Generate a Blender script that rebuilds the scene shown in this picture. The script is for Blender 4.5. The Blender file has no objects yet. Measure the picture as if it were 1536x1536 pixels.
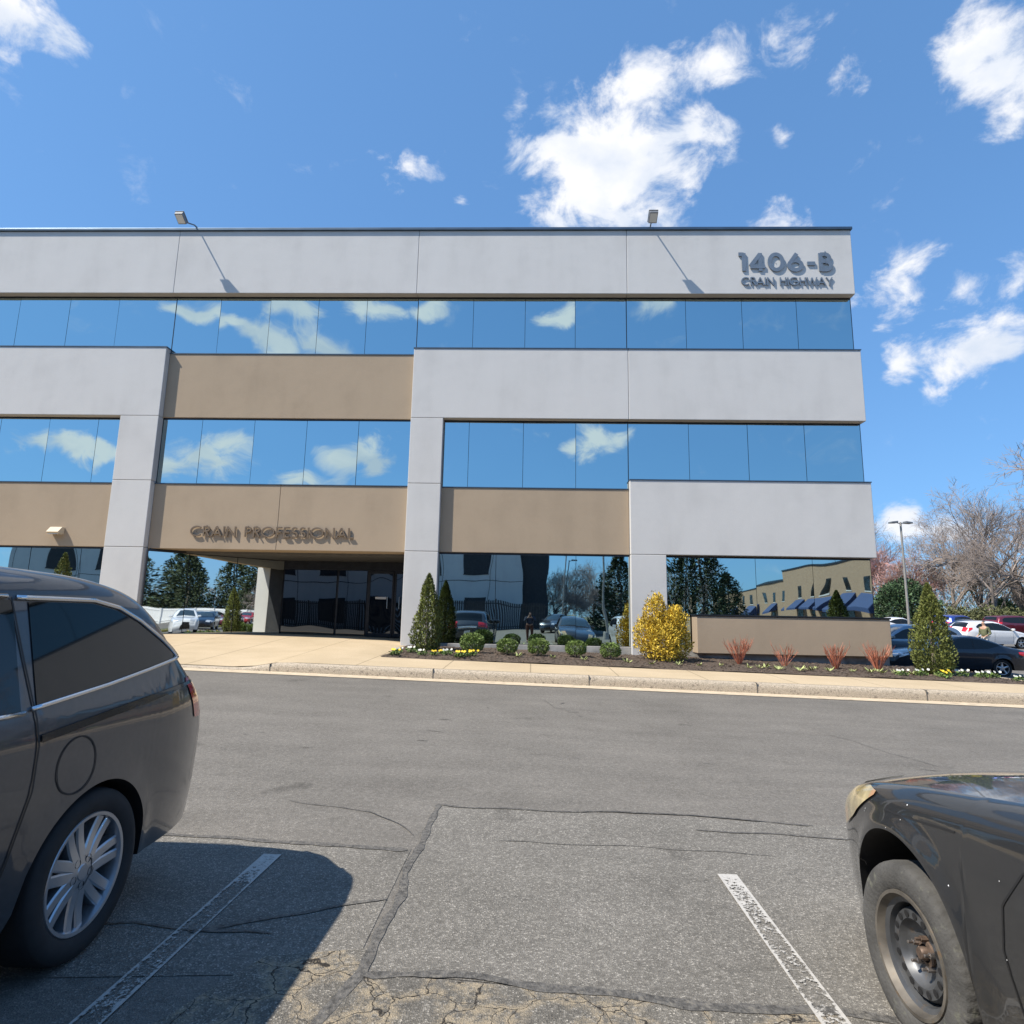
import bpy, bmesh, math, random
from math import sin, cos, pi, radians, sqrt, exp
from mathutils import Vector, Matrix, noise
random.seed(7)
sc = bpy.context.scene
COL = sc.collection
V3 = Vector

# ------------------------------------------------------------------ helpers
def lerp(a, b, t): return a + (b - a) * t
def clamp(x, a=0.0, b=1.0): return max(a, min(b, x))
def sm(a, b, x):
    t = clamp((x - a) / (b - a)); return t * t * (3 - 2 * t)
def interp(tab, x):
    if x <= tab[0][0]: return tab[0][1]
    for (a, va), (b, vb) in zip(tab, tab[1:]):
        if x <= b: return va + (vb - va) * (x - a) / (b - a)
    return tab[-1][1]

class MB:
    def __init__(s): s.v = []; s.f = []; s.m = []; s.mi = 0
    def add(s, vs, fs):
        o = len(s.v); s.v += [tuple(p) for p in vs]
        s.f += [tuple(i + o for i in f) for f in fs]; s.m += [s.mi] * len(fs)
    def box(s, x0, x1, y0, y1, z0, z1):
        s.add([(x0,y0,z0),(x1,y0,z0),(x1,y1,z0),(x0,y1,z0),(x0,y0,z1),(x1,y0,z1),(x1,y1,z1),(x0,y1,z1)],
              [(0,3,2,1),(4,5,6,7),(0,1,5,4),(1,2,6,5),(2,3,7,6),(3,0,4,7)])
    def tube(s, pts, rad, n=8, cap=True):
        pts = [V3(p) for p in pts]
        if not isinstance(rad, (list, tuple)): rad = [rad] * len(pts)
        o = len(s.v); up = None
        for i, p in enumerate(pts):
            d = (pts[min(i+1, len(pts)-1)] - pts[max(i-1, 0)])
            if d.length < 1e-9: d = V3((0,0,1))
            d.normalize()
            if up is None: up = V3((0,0,1)) if abs(d.z) < .9 else V3((1,0,0))
            a = d.cross(up).normalized(); b = a.cross(d).normalized(); up = b
            for k in range(n):
                t = 2 * pi * k / n
                s.v.append(tuple(p + (a * cos(t) + b * sin(t)) * rad[i]))
        for i in range(len(pts) - 1):
            for k in range(n):
                k2 = (k + 1) % n
                s.f.append((o+i*n+k, o+i*n+k2, o+(i+1)*n+k2, o+(i+1)*n+k)); s.m.append(s.mi)
        if cap and n > 2:
            s.f.append(tuple(o + k for k in range(n))[::-1]); s.m.append(s.mi)
            e = o + (len(pts) - 1) * n
            s.f.append(tuple(e + k for k in range(n))); s.m.append(s.mi)
    def grid(s, P, closed_u=False):
        # P[i][j] points
        o = len(s.v); n = len(P); m = len(P[0])
        for r in P: s.v += [tuple(p) for p in r]
        for i in range(n - 1 + (1 if closed_u else 0)):
            i2 = (i + 1) % n
            for j in range(m - 1):
                s.f.append((o+i*m+j, o+i2*m+j, o+i2*m+j+1, o+i*m+j+1)); s.m.append(s.mi)
    def lathe(s, prof, n=48, axis='x', fn=None):
        # prof: list (r, h); rotates round axis
        P = []
        for k in range(n):
            t = 2 * pi * k / n; row = []
            for q, (r, h) in enumerate(prof):
                if fn: r, h = fn(q, k, r, h)
                if axis == 'x': row.append((h, r * cos(t), r * sin(t)))
                elif axis == 'z': row.append((r * cos(t), r * sin(t), h))
                else: row.append((r * cos(t), h, r * sin(t)))
            P.append(row)
        s.grid(P, closed_u=True)
    def prism(s, poly, axis, a, b):
        # poly 2d closed, extruded along axis from a to b
        n = len(poly)
        def mk(p, h):
            return {'x': (h, p[0], p[1]), 'y': (p[0], h, p[1]), 'z': (p[0], p[1], h)}[axis]
        s.add([mk(p, a) for p in poly] + [mk(p, b) for p in poly],
              [tuple(range(n))[::-1], tuple(range(n, 2*n))] + [(i, (i+1) % n, (i+1) % n + n, i + n) for i in range(n)])
    def build(s, name, mats, parent=None, smooth=False, bevel=0, recalc=True, loc=None, rot=None, seg=2, angle=None):
        me = bpy.data.meshes.new(name)
        me.from_pydata(s.v, [], s.f)
        if not isinstance(mats, (list, tuple)): mats = [mats]
        for m in mats: me.materials.append(m)
        if len(mats) > 1: me.polygons.foreach_set('material_index', s.m)
        if recalc:
            b = bmesh.new(); b.from_mesh(me); bmesh.ops.recalc_face_normals(b, faces=b.faces); b.to_mesh(me); b.free()
        if smooth: me.polygons.foreach_set('use_smooth', [True] * len(me.polygons))
        me.update()
        o = bpy.data.objects.new(name, me); COL.objects.link(o)
        if parent is not None: o.parent = parent
        if loc: o.location = loc
        if rot: o.rotation_euler = rot
        if bevel:
            md = o.modifiers.new('bevel', 'BEVEL'); md.width = bevel; md.segments = seg; md.limit_method = 'ANGLE'
            md.angle_limit = radians(35)
        if smooth and angle:
            md = o.modifiers.new('edges', 'EDGE_SPLIT'); md.split_angle = radians(angle)
        return o

def empty(name, loc=(0,0,0), rot=(0,0,0)):
    o = bpy.data.objects.new(name, None); COL.objects.link(o); o.location = loc; o.rotation_euler = rot
    o.empty_display_size = .3
    return o
def tag(o, label=None, cat=None, group=None, kind=None):
    if label: o['label'] = label
    if cat: o['category'] = cat
    if group: o['group'] = group
    if kind: o['kind'] = kind
    return o
def copy_tree(o, parent=None):
    c = o.copy(); COL.objects.link(c); c.parent = parent
    for ch in [x for x in COL.objects if x.parent == o]: copy_tree(ch, c)
    return c

# ------------------------------------------------------------------ materials
def nt(name):
    m = bpy.data.materials.new(name); m.use_nodes = True
    return m, m.node_tree.nodes, m.node_tree.links, m.node_tree.nodes['Principled BSDF']
def N(nodes, typ, **kw):
    n = nodes.new(typ)
    for k, v in kw.items():
        if k.startswith('i_'): n.inputs[k[2:].replace('_', ' ')].default_value = v
        else: setattr(n, k, v)
    return n
def ramp(nodes, stops):
    r = nodes.new('ShaderNodeValToRGB'); e = r.color_ramp.elements
    while len(e) < len(stops): e.new(.5)
    for el, (p, c) in zip(e, stops):
        el.position = p; el.color = (c[0], c[1], c[2], 1) if isinstance(c, (tuple, list)) else (c, c, c, 1)
    return r
def basic(name, col, rough=.6, metal=0, var=.0, scale=5, bump=0, bscale=60, coat=0, spec=None, stretch=None, island=0, dirt=None):
    m, n, l, b = nt(name)
    b.inputs['Base Color'].default_value = (*col, 1); b.inputs['Roughness'].default_value = rough
    b.inputs['Metallic'].default_value = metal
    if coat: b.inputs['Coat Weight'].default_value = coat; b.inputs['Coat Roughness'].default_value = .04
    if spec is not None: b.inputs['Specular IOR Level'].default_value = spec
    tc = n.new('ShaderNodeTexCoord'); src = tc.outputs['Object']
    if stretch:
        mp = N(n, 'ShaderNodeMapping'); mp.inputs['Scale'].default_value = stretch; l.new(src, mp.inputs[0]); src = mp.outputs[0]
    if var or island:
        lo = tuple(c * (1 - var) for c in col); hi = tuple(min(1, c * (1 + var)) for c in col)
        ns = N(n, 'ShaderNodeTexNoise'); ns.inputs['Scale'].default_value = scale; ns.inputs['Detail'].default_value = 6
        l.new(src, ns.inputs['Vector']); r = ramp(n, [(.3, lo), (.7, hi)]); l.new(ns.outputs[0], r.inputs[0]); out = r.outputs[0]
        if island:
            g = n.new('ShaderNodeNewGeometry'); mr = N(n, 'ShaderNodeMapRange'); mr.inputs[3].default_value = 1 - island; mr.inputs[4].default_value = 1 + island
            l.new(g.outputs['Random Per Island'], mr.inputs[0]); mx = N(n, 'ShaderNodeVectorMath', operation='SCALE')
            l.new(out, mx.inputs[0]); l.new(mr.outputs[0], mx.inputs['Scale']); out = mx.outputs[0]
        if dirt:
            n2 = N(n, 'ShaderNodeTexNoise'); n2.inputs['Scale'].default_value = dirt[1]; n2.inputs['Detail'].default_value = 8
            l.new(src, n2.inputs['Vector']); r2 = ramp(n, [(dirt[2], 0), (dirt[2] + .12, 1)]); l.new(n2.outputs[0], r2.inputs[0])
            mm = N(n, 'ShaderNodeMix', data_type='RGBA'); mm.inputs[7].default_value = (*dirt[0], 1)
            l.new(r2.outputs[0], mm.inputs[0]); l.new(out, mm.inputs[6]); out = mm.outputs[2]
        l.new(out, b.inputs['Base Color'])
    if bump:
        nb = N(n, 'ShaderNodeTexNoise'); nb.inputs['Scale'].default_value = bscale; nb.inputs['Detail'].default_value = 4
        l.new(src, nb.inputs['Vector']); bp = N(n, 'ShaderNodeBump'); bp.inputs['Strength'].default_value = bump
        bp.inputs['Distance'].default_value = .01; l.new(nb.outputs[0], bp.inputs['Height']); l.new(bp.outputs[0], b.inputs['Normal'])
    return m

def stucco(name, col, streak=.10):
    m, n, l, b = nt(name); b.inputs['Roughness'].default_value = .9; b.inputs['Specular IOR Level'].default_value = .2
    tc = n.new('ShaderNodeTexCoord')
    big = N(n, 'ShaderNodeTexNoise'); big.inputs['Scale'].default_value = .9; big.inputs['Detail'].default_value = 7; big.inputs['Roughness'].default_value = .6
    l.new(tc.outputs['Object'], big.inputs['Vector'])
    mp = N(n, 'ShaderNodeMapping'); mp.inputs['Scale'].default_value = (1.5, 1.5, .35); l.new(tc.outputs['Object'], mp.inputs[0])
    st = N(n, 'ShaderNodeTexNoise'); st.inputs['Scale'].default_value = 1; st.inputs['Detail'].default_value = 5; l.new(mp.outputs[0], st.inputs['Vector'])
    ad = N(n, 'ShaderNodeMath', operation='ADD'); l.new(big.outputs[0], ad.inputs[0]); l.new(st.outputs[0], ad.inputs[1])
    r = ramp(n, [(.34, tuple(c * (1 - streak * 1.5) for c in col)), (.50, col), (.64, tuple(min(1, c * (1 + streak * .5)) for c in col))])
    hf = N(n, 'ShaderNodeMath', operation='MULTIPLY'); hf.inputs[1].default_value = .5; l.new(ad.outputs[0], hf.inputs[0]); l.new(hf.outputs[0], r.inputs[0])
    fine = N(n, 'ShaderNodeTexNoise'); fine.inputs['Scale'].default_value = 45; fine.inputs['Detail'].default_value = 4; l.new(tc.outputs['Object'], fine.inputs['Vector'])
    mr = N(n, 'ShaderNodeMapRange'); mr.inputs[3].default_value = .93; mr.inputs[4].default_value = 1.07; l.new(fine.outputs[0], mr.inputs[0])
    mx = N(n, 'ShaderNodeVectorMath', operation='SCALE'); l.new(r.outputs[0], mx.inputs[0]); l.new(mr.outputs[0], mx.inputs['Scale'])
    l.new(mx.outputs[0], b.inputs['Base Color'])
    med = N(n, 'ShaderNodeTexNoise'); med.inputs['Scale'].default_value = 3.5; med.inputs['Detail'].default_value = 8; l.new(tc.outputs['Object'], med.inputs['Vector'])
    bp = N(n, 'ShaderNodeBump'); bp.inputs['Strength'].default_value = .35; bp.inputs['Distance'].default_value = .012; l.new(med.outputs[0], bp.inputs['Height'])
    l.new(bp.outputs[0], b.inputs['Normal'])
    return m

def mirror(name, col, wave=.002, scale=.7):
    m, n, l, b = nt(name); b.inputs['Base Color'].default_value = (*col, 1); b.inputs['Metallic'].default_value = 1
    b.inputs['Roughness'].default_value = .012
    tc = n.new('ShaderNodeTexCoord'); ns = N(n, 'ShaderNodeTexNoise'); ns.inputs['Scale'].default_value = scale; ns.inputs['Detail'].default_value = 1
    l.new(tc.outputs['Object'], ns.inputs['Vector'])
    bp = N(n, 'ShaderNodeBump'); bp.inputs['Strength'].default_value = 1; bp.inputs['Distance'].default_value = wave * 4
    l.new(ns.outputs[0], bp.inputs['Height']); l.new(bp.outputs[0], b.inputs['Normal'])
    return m

def asphalt(name, dark, light, speck, stretch=1.0, cracks=0, stain=True):
    m, n, l, b = nt(name); b.inputs['Roughness'].default_value = .85; b.inputs['Specular IOR Level'].default_value = .25
    tc = n.new('ShaderNodeTexCoord'); O = tc.outputs['Object']
    a = N(n, 'ShaderNodeTexNoise'); a.inputs['Scale'].default_value = .8; a.inputs['Detail'].default_value = 9; a.inputs['Roughness'].default_value = .62; l.new(O, a.inputs['Vector'])
    r = ramp(n, [(.32, dark), (.68, light)]); l.new(a.outputs[0], r.inputs[0])
    v = N(n, 'ShaderNodeTexVoronoi'); v.inputs['Scale'].default_value = 150; l.new(O, v.inputs['Vector'])
    sp = N(n, 'ShaderNodeSeparateColor'); l.new(v.outputs['Color'], sp.inputs[0])
    rs = ramp(n, [(.0, .62), (.55, .95), (.80, 1.15), (.93, 1.9), (1.0, 2.7)]); l.new(sp.outputs[0], rs.inputs[0])
    mixr = N(n, 'ShaderNodeMapRange'); mixr.inputs[1].default_value = 0; mixr.inputs[2].default_value = 1
    sc_ = N(n, 'ShaderNodeMix', data_type='FLOAT'); sc_.inputs[0].default_value = speck; sc_.inputs[2].default_value = 1
    l.new(rs.outputs[0], sc_.inputs[3])
    # medium grain
    g = N(n, 'ShaderNodeTexNoise'); g.inputs['Scale'].default_value = 28; g.inputs['Detail'].default_value = 6; g.inputs['Roughness'].default_value = .75; l.new(O, g.inputs['Vector'])
    gm = N(n, 'ShaderNodeMapRange'); gm.inputs[1].default_value = .3; gm.inputs[2].default_value = .7; gm.inputs[3].default_value = .74; gm.inputs[4].default_value = 1.26; l.new(g.outputs[0], gm.inputs[0])
    mu = N(n, 'ShaderNodeMath', operation='MULTIPLY'); l.new(sc_.outputs[0], mu.inputs[0]); l.new(gm.outputs[0], mu.inputs[1])
    out = mu.outputs[0]
    # long streaks along the driving direction
    mp = N(n, 'ShaderNodeMapping'); mp.inputs['Scale'].default_value = (.5, 2.2, 1); l.new(O, mp.inputs[0])
    s2 = N(n, 'ShaderNodeTexNoise'); s2.inputs['Scale'].default_value = 1.4; s2.inputs['Detail'].default_value = 6; l.new(mp.outputs[0], s2.inputs['Vector'])
    sr = N(n, 'ShaderNodeMapRange'); sr.inputs[1].default_value = .35; sr.inputs[2].default_value = .65; sr.inputs[3].default_value = .93; sr.inputs[4].default_value = 1.06; l.new(s2.outputs[0], sr.inputs[0])
    m2 = N(n, 'ShaderNodeMath', operation='MULTIPLY'); l.new(out, m2.inputs[0]); l.new(sr.outputs[0], m2.inputs[1]); out = m2.outputs[0]
    if stain:
        st = N(n, 'ShaderNodeTexNoise'); st.inputs['Scale'].default_value = 1.7; st.inputs['Detail'].default_value = 3; l.new(O, st.inputs['Vector'])
        rr = ramp(n, [(.24, .62), (.34, 1)]); l.new(st.outputs[0], rr.inputs[0])
        m3 = N(n, 'ShaderNodeMath', operation='MULTIPLY'); l.new(out, m3.inputs[0]); l.new(rr.outputs[0], m3.inputs[1]); out = m3.outputs[0]
    mx = N(n, 'ShaderNodeVectorMath', operation='SCALE'); l.new(r.outputs[0], mx.inputs[0]); l.new(out, mx.inputs['Scale']); colo = mx.outputs[0]
    if speck > .7 and not cracks:
        dd = N(n, 'ShaderNodeVectorMath', operation='DISTANCE'); dd.inputs[1].default_value = (-.27, 3.52, 0); l.new(O, dd.inputs[0])
        dw = N(n, 'ShaderNodeMath', operation='MULTIPLY_ADD'); dw.inputs[1].default_value = .25; l.new(g.outputs[0], dw.inputs[0]); l.new(dd.outputs['Value'], dw.inputs[2])
        dr = N(n, 'ShaderNodeMapRange'); dr.inputs[1].default_value = .14; dr.inputs[2].default_value = .34; dr.inputs[3].default_value = .6; dr.inputs[4].default_value = 1; l.new(dw.outputs[0], dr.inputs[0])
        m4 = N(n, 'ShaderNodeVectorMath', operation='SCALE'); l.new(colo, m4.inputs[0]); l.new(dr.outputs[0], m4.inputs['Scale']); colo = m4.outputs[0]
    if cracks:
        dn = N(n, 'ShaderNodeTexNoise'); dn.inputs['Scale'].default_value = 6; dn.inputs['Detail'].default_value = 5; l.new(O, dn.inputs['Vector'])
        dm = N(n, 'ShaderNodeVectorMath', operation='SCALE'); dm.inputs['Scale'].default_value = .16; l.new(dn.outputs['Color'], dm.inputs[0])
        da = N(n, 'ShaderNodeVectorMath', operation='ADD'); l.new(O, da.inputs[0]); l.new(dm.outputs[0], da.inputs[1])
        vc = N(n, 'ShaderNodeTexVoronoi', feature='DISTANCE_TO_EDGE'); vc.inputs['Scale'].default_value = cracks; l.new(da.outputs[0], vc.inputs['Vector'])
        # sandy edges round each crack, then the crack itself
        e1 = ramp(n, [(.02, .9), (.2, 0)]); l.new(vc.outputs['Distance'], e1.inputs[0])
        gr = ramp(n, [(.42, 0), (.56, 1)]); l.new(g.outputs[0], gr.inputs[0])
        em = N(n, 'ShaderNodeMath', operation='MULTIPLY'); l.new(e1.outputs[0], em.inputs[0]); l.new(gr.outputs[0], em.inputs[1])
        c1 = N(n, 'ShaderNodeMix', data_type='RGBA'); c1.inputs[7].default_value = (.33, .27, .185, 1); l.new(em.outputs[0], c1.inputs[0]); l.new(colo, c1.inputs[6])
        e2 = ramp(n, [(.004, 1), (.014, 0)]); l.new(vc.outputs['Distance'], e2.inputs[0])
        c2 = N(n, 'ShaderNodeMix', data_type='RGBA'); c2.inputs[7].default_value = (.03, .026, .022, 1); l.new(e2.outputs[0], c2.inputs[0]); l.new(c1.outputs[2], c2.inputs[6])
        colo = c2.outputs[2]
    l.new(colo, b.inputs['Base Color'])
    bp = N(n, 'ShaderNodeBump'); bp.inputs['Strength'].default_value = .9; bp.inputs['Distance'].default_value = .004
    l.new(v.outputs['Distance'], bp.inputs['Height']); l.new(bp.outputs[0], b.inputs['Normal'])
    return m

def paint_line():
    m, n, l, b = nt('worn_white_paint'); b.inputs['Roughness'].default_value = .8
    tc = n.new('ShaderNodeTexCoord'); O = tc.outputs['Object']
    a = N(n, 'ShaderNodeTexNoise'); a.inputs['Scale'].default_value = 45; a.inputs['Detail'].default_value = 8; a.inputs['Roughness'].default_value = .8; l.new(O, a.inputs['Vector'])
    a2 = N(n, 'ShaderNodeTexNoise'); a2.inputs['Scale'].default_value = 3; a2.inputs['Detail'].default_value = 2; l.new(O, a2.inputs['Vector'])
    # edges of the stripe hold their paint, the middle is worn: uses the stripe's own width axis
    sx = N(n, 'ShaderNodeSeparateXYZ'); uv = n.new('ShaderNodeUVMap'); l.new(uv.outputs[0], sx.inputs[0])
    ab = N(n, 'ShaderNodeMath', operation='SUBTRACT'); ab.inputs[1].default_value = .5; l.new(sx.outputs[0], ab.inputs[0])
    ab2 = N(n, 'ShaderNodeMath', operation='ABSOLUTE'); l.new(ab.outputs[0], ab2.inputs[0])
    e = N(n, 'ShaderNodeMapRange'); e.inputs[1].default_value = .33; e.inputs[2].default_value = .47; e.inputs[3].default_value = -.035; e.inputs[4].default_value = .15; l.new(ab2.outputs[0], e.inputs[0])
    en = N(n, 'ShaderNodeMapRange'); en.inputs[1].default_value = .9; en.inputs[2].default_value = 1; en.inputs[3].default_value = 0; en.inputs[4].default_value = .18; l.new(sx.outputs[1], en.inputs[0])
    s1 = N(n, 'ShaderNodeMath', operation='ADD'); l.new(a.outputs[0], s1.inputs[0]); l.new(e.outputs[0], s1.inputs[1])
    s1b = N(n, 'ShaderNodeMath', operation='ADD'); l.new(s1.outputs[0], s1b.inputs[0]); l.new(en.outputs[0], s1b.inputs[1])
    s3 = N(n, 'ShaderNodeMath', operation='MULTIPLY_ADD'); s3.inputs[1].default_value = .35; l.new(a2.outputs[0], s3.inputs[0]); l.new(s1b.outputs[0], s3.inputs[2])
    r = ramp(n, [(.67, .0), (.72, 1.0)]); l.new(s3.outputs[0], r.inputs[0]); l.new(r.outputs[0], b.inputs['Alpha'])
    r2 = ramp(n, [(.35, (.38, .36, .33)), (.65, (.50, .48, .44))]); l.new(a.outputs[0], r2.inputs[0]); l.new(r2.outputs[0], b.inputs['Base Color'])
    return m

M = {}
M['white'] = stucco('white_stucco', (.575, .57, .558), .06)
M['tan'] = stucco('tan_stucco', (.39, .308, .222), .07)
M['glass'] = mirror('mirror_glass', (.49, .62, .635), .0016)
M['glass2'] = mirror('entrance_glass', (.66, .71, .72), .0007)
M['darkglass'] = mirror('dark_entrance_glass', (.16, .165, .17), .0014)
M['frame'] = basic('dark_bronze_metal', (.035, .037, .042), .35, .7, var=.2)
M['coping'] = basic('coping_metal', (.11, .15, .19), .38, .8, var=.15, scale=2)
M['concrete'] = basic('foundation_concrete', (.34, .33, .31), .9, var=.25, scale=3, bump=.4, bscale=40, dirt=((.16, .15, .14), 1.2, .58))
M['joint'] = basic('joint_sealant', (.22, .22, .21), .8, var=.2)
M['soffit'] = basic('soffit_plaster', (.40, .31, .21), .9, var=.08)
M['soffit_grey'] = basic('grey_soffit', (.10, .10, .10), .8, var=.15)
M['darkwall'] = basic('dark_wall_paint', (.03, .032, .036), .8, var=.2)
M['numeral'] = basic('blue_grey_metal', (.16, .20, .25), .45, .2, var=.1)
M['bronze'] = basic('tan_bronze_letters', (.17, .125, .085), .5, .2, var=.12)
M['walk'] = None
M['paint'] = paint_line()
M['tar'] = basic('crack_sealant_tar', (.100, .094, .085), .8, var=.55, scale=45, bump=.8, bscale=110, dirt=((.165, .152, .13), 30, .54))
M['asphalt'] = asphalt('road_asphalt', (.146, .135, .119), (.183, .169, .149), .38)
M['asphalt_old'] = asphalt('grainy_asphalt', (.148, .138, .121), (.197, .184, .162), .7)
M['asphalt_crack'] = asphalt('cracked_asphalt', (.128, .119, .104), (.19, .175, .148), .85, cracks=4.2)
M['soil'] = basic('brown_soil', (.085, .062, .045), .95, var=.45, scale=30, bump=1, bscale=60)
M['mulch'] = basic('shredded_mulch', (.10, .070, .052), .95, var=.5, scale=20, island=.7)
M['grass'] = basic('winter_grass', (.11, .115, .05), .95, var=.4, scale=2.5, bump=.5)
M['yellowkerb'] = basic('yellow_kerb_paint', (.65, .47, .08), .7, var=.2)
M['rubber'] = basic('tyre_rubber', (.016, .016, .017), .8, var=.3, scale=12)
M['rubber_old'] = basic('weathered_tyre_rubber', (.072, .070, .066), .9, var=.35, scale=9, bump=.4, bscale=70, dirt=((.13, .13, .105), 26, .60), stretch=(1, 1, 1))
M['alloy'] = basic('silver_alloy', (.50, .52, .55), .30, .85, var=.08)
M['steel'] = basic('black_steel_rim', (.10, .104, .11), .42, .5, var=.3, scale=10, dirt=((.17, .13, .095), 22, .64))
M['steel_lip'] = basic('rusty_rim_lip', (.14, .125, .105), .55, .4, var=.4, scale=12, dirt=((.20, .135, .08), 30, .62))
M['rust'] = basic('rusty_bolt', (.13, .092, .07), .6, .5, var=.5, scale=60)
M['nut'] = basic('lug_nut_metal', (.38, .34, .31), .35, .9, var=.2, scale=60)
M['black'] = basic('black_plastic', (.012, .012, .013), .6)
M['trimblack'] = basic('gloss_black_trim', (.008, .008, .009), .25, coat=.5)
M['chrome'] = basic('chrome', (.72, .73, .75), .10, 1)
M['carglass'] = basic('tinted_car_glass', (.010, .012, .012), .03, 0, spec=.5)
M['cleanglass'] = basic('windscreen_glass', (.03, .045, .05), .03, 0, coat=1, spec=.8)
M['taillight'] = basic('red_lamp_lens', (.60, .015, .02), .12, coat=1)
M['lens'] = basic('clear_lamp_lens', (.62, .64, .66), .10, .3, coat=1)
M['oldlens'] = basic('yellowed_headlight_lens', (.44, .36, .20), .18, 0, var=.5, scale=9, coat=.8, dirt=((.58, .30, .16), 7, .55))
M['plate'] = basic('number_plate', (.75, .75, .73), .5, var=.03)
def carpaint(name, col, metal=.45, rough=.32, dust=0):
    m = basic(name, col, rough, metal, var=.06, scale=40, coat=1, dirt=(tuple(min(1, c * 1.5 + .03) for c in col), 1.5, .60) if dust else None)
    return m
M['c_grey'] = carpaint('dark_grey_car_paint', (.062, .066, .074), .5)
M['c_black'] = carpaint('worn_black_car_paint', (.017, .018, .020), .15, .4, dust=1)
M['c_white'] = carpaint('white_car_paint', (.74, .75, .76), .0)
M['c_red'] = carpaint('red_car_paint', (.42, .025, .022), .2)
M['c_blue'] = carpaint('blue_car_paint', (.03, .06, .32), .4)
M['c_maroon'] = carpaint('maroon_car_paint', (.16, .02, .035), .4)
M['c_beige'] = carpaint('beige_car_paint', (.46, .43, .37), .5)
M['c_navy'] = carpaint('black_blue_car_paint', (.012, .016, .026), .4)
M['c_silver'] = carpaint('silver_blue_car_paint', (.22, .28, .34), .7)
M['brick'] = None
M['awning'] = basic('blue_canvas', (.025, .055, .15), .8, var=.12)
M['bark'] = basic('grey_bark', (.22, .185, .16), .95, var=.3, scale=8, bump=.6, bscale=20)
M['twig'] = basic('twigs', (.30, .25, .22), .95, var=.25, scale=1)
M['twig_red'] = basic('budding_maple_twigs', (.46, .27, .24), .9, var=.3, scale=1)
M['twig_orange'] = basic('dogwood_stems', (.42, .15, .085), .7, var=.3, scale=3, island=.4)
M['leaf_arb'] = basic('arborvitae_foliage', (.13, .15, .032), .75, var=.35, scale=4, island=.5)
M['leaf_gold'] = basic('golden_foliage', (.56, .40, .045), .75, var=.38, scale=5, island=.45)
M['leaf_box'] = basic('boxwood_foliage', (.13, .19, .04), .7, var=.35, scale=7, island=.5)
M['leaf_cedar'] = basic('cedar_foliage', (.040, .058, .022), .85, var=.4, scale=1.2, island=.5)
M['leaf_holly'] = basic('holly_foliage', (.045, .085, .032), .7, var=.4, scale=1.2, island=.5)
M['leaf_brush'] = basic('brush_foliage', (.11, .12, .05), .85, var=.4, scale=1, island=.5)
M['leaf_low'] = basic('pansy_leaves', (.10, .16, .035), .7, var=.3, scale=20, island=.5)
M['leaf_sprout'] = basic('pale_sprout_leaves', (.30, .33, .13), .7, var=.3, scale=20, island=.45)
M['petal_w'] = basic('white_petals', (.62, .62, .56), .7, island=.1)
M['petal_y'] = basic('yellow_petals', (.78, .56, .03), .7, island=.15)
M['polemetal'] = basic('galvanised_pole', (.33, .31, .28), .6, .5, var=.12)
M['fixture'] = basic('grey_lamp_housing', (.20, .21, .22), .5, .4, var=.1)
M['fixlens'] = basic('lamp_glass', (.62, .64, .64), .2, coat=.6)
M['beigebox'] = basic('beige_lamp_housing', (.62, .52, .38), .7, var=.06)
M['vinyl'] = basic('white_vinyl', (.78, .79, .80), .5, var=.04)
M['darkfence'] = basic('dark_fence_boards', (.055, .052, .05), .85, var=.3, scale=3)
M['skin'] = basic('skin', (.50, .30, .21), .6, var=.05)
M['hair'] = basic('dark_hair', (.03, .022, .018), .7, var=.2)
M['olive'] = basic('olive_cloth', (.13, .14, .075), .9, var=.15, scale=8)
M['palecloth'] = basic('pale_cloth', (.55, .56, .55), .9, var=.1)
M['bluecloth'] = basic('dark_blue_cloth', (.04, .05, .08), .9, var=.15)
M['maroon_cloth'] = basic('brown_cloth', (.12, .05, .035), .9, var=.15)

def mk_walk():
    m, n, l, b = nt('sidewalk_concrete'); b.inputs['Roughness'].default_value = .9; b.inputs['Specular IOR Level'].default_value = .2
    tc = n.new('ShaderNodeTexCoord'); O = tc.outputs['Object']
    a = N(n, 'ShaderNodeTexNoise'); a.inputs['Scale'].default_value = 1.1; a.inputs['Detail'].default_value = 9; l.new(O, a.inputs['Vector'])
    r = ramp(n, [(.3, (.45, .357, .234)), (.7, (.53, .424, .287))]); l.new(a.outputs[0], r.inputs[0])
    g = N(n, 'ShaderNodeTexNoise'); g.inputs['Scale'].default_value = 60; g.inputs['Detail'].default_value = 5; l.new(O, g.inputs['Vector'])
    gm = N(n, 'ShaderNodeMapRange'); gm.inputs[1].default_value = .3; gm.inputs[2].default_value = .7; gm.inputs[3].default_value = .86; gm.inputs[4].default_value = 1.1; l.new(g.outputs[0], gm.inputs[0])
    sx = N(n, 'ShaderNodeSeparateXYZ'); l.new(O, sx.inputs[0])
    md = N(n, 'ShaderNodeMath', operation='PINGPONG'); md.inputs[1].default_value = .82; l.new(sx.outputs[0], md.inputs[0])
    j = N(n, 'ShaderNodeMapRange'); j.inputs[1].default_value = .006; j.inputs[2].default_value = .016; j.inputs[3].default_value = .55; j.inputs[4].default_value = 1; l.new(md.outputs[0], j.inputs[0])
    mu = N(n, 'ShaderNodeMath', operation='MULTIPLY'); l.new(gm.outputs[0], mu.inputs[0]); l.new(j.outputs[0], mu.inputs[1])
    mx = N(n, 'ShaderNodeVectorMath', operation='SCALE'); l.new(r.outputs[0], mx.inputs[0]); l.new(mu.outputs[0], mx.inputs['Scale']); l.new(mx.outputs[0], b.inputs['Base Color'])
    return m
M['walk'] = mk_walk()
M['curb'] = basic('exposed_aggregate_kerb', (.44, .37, .28), .95, var=.4, scale=60, bump=1, bscale=80, dirt=((.24, .20, .155), 22, .56))
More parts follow.
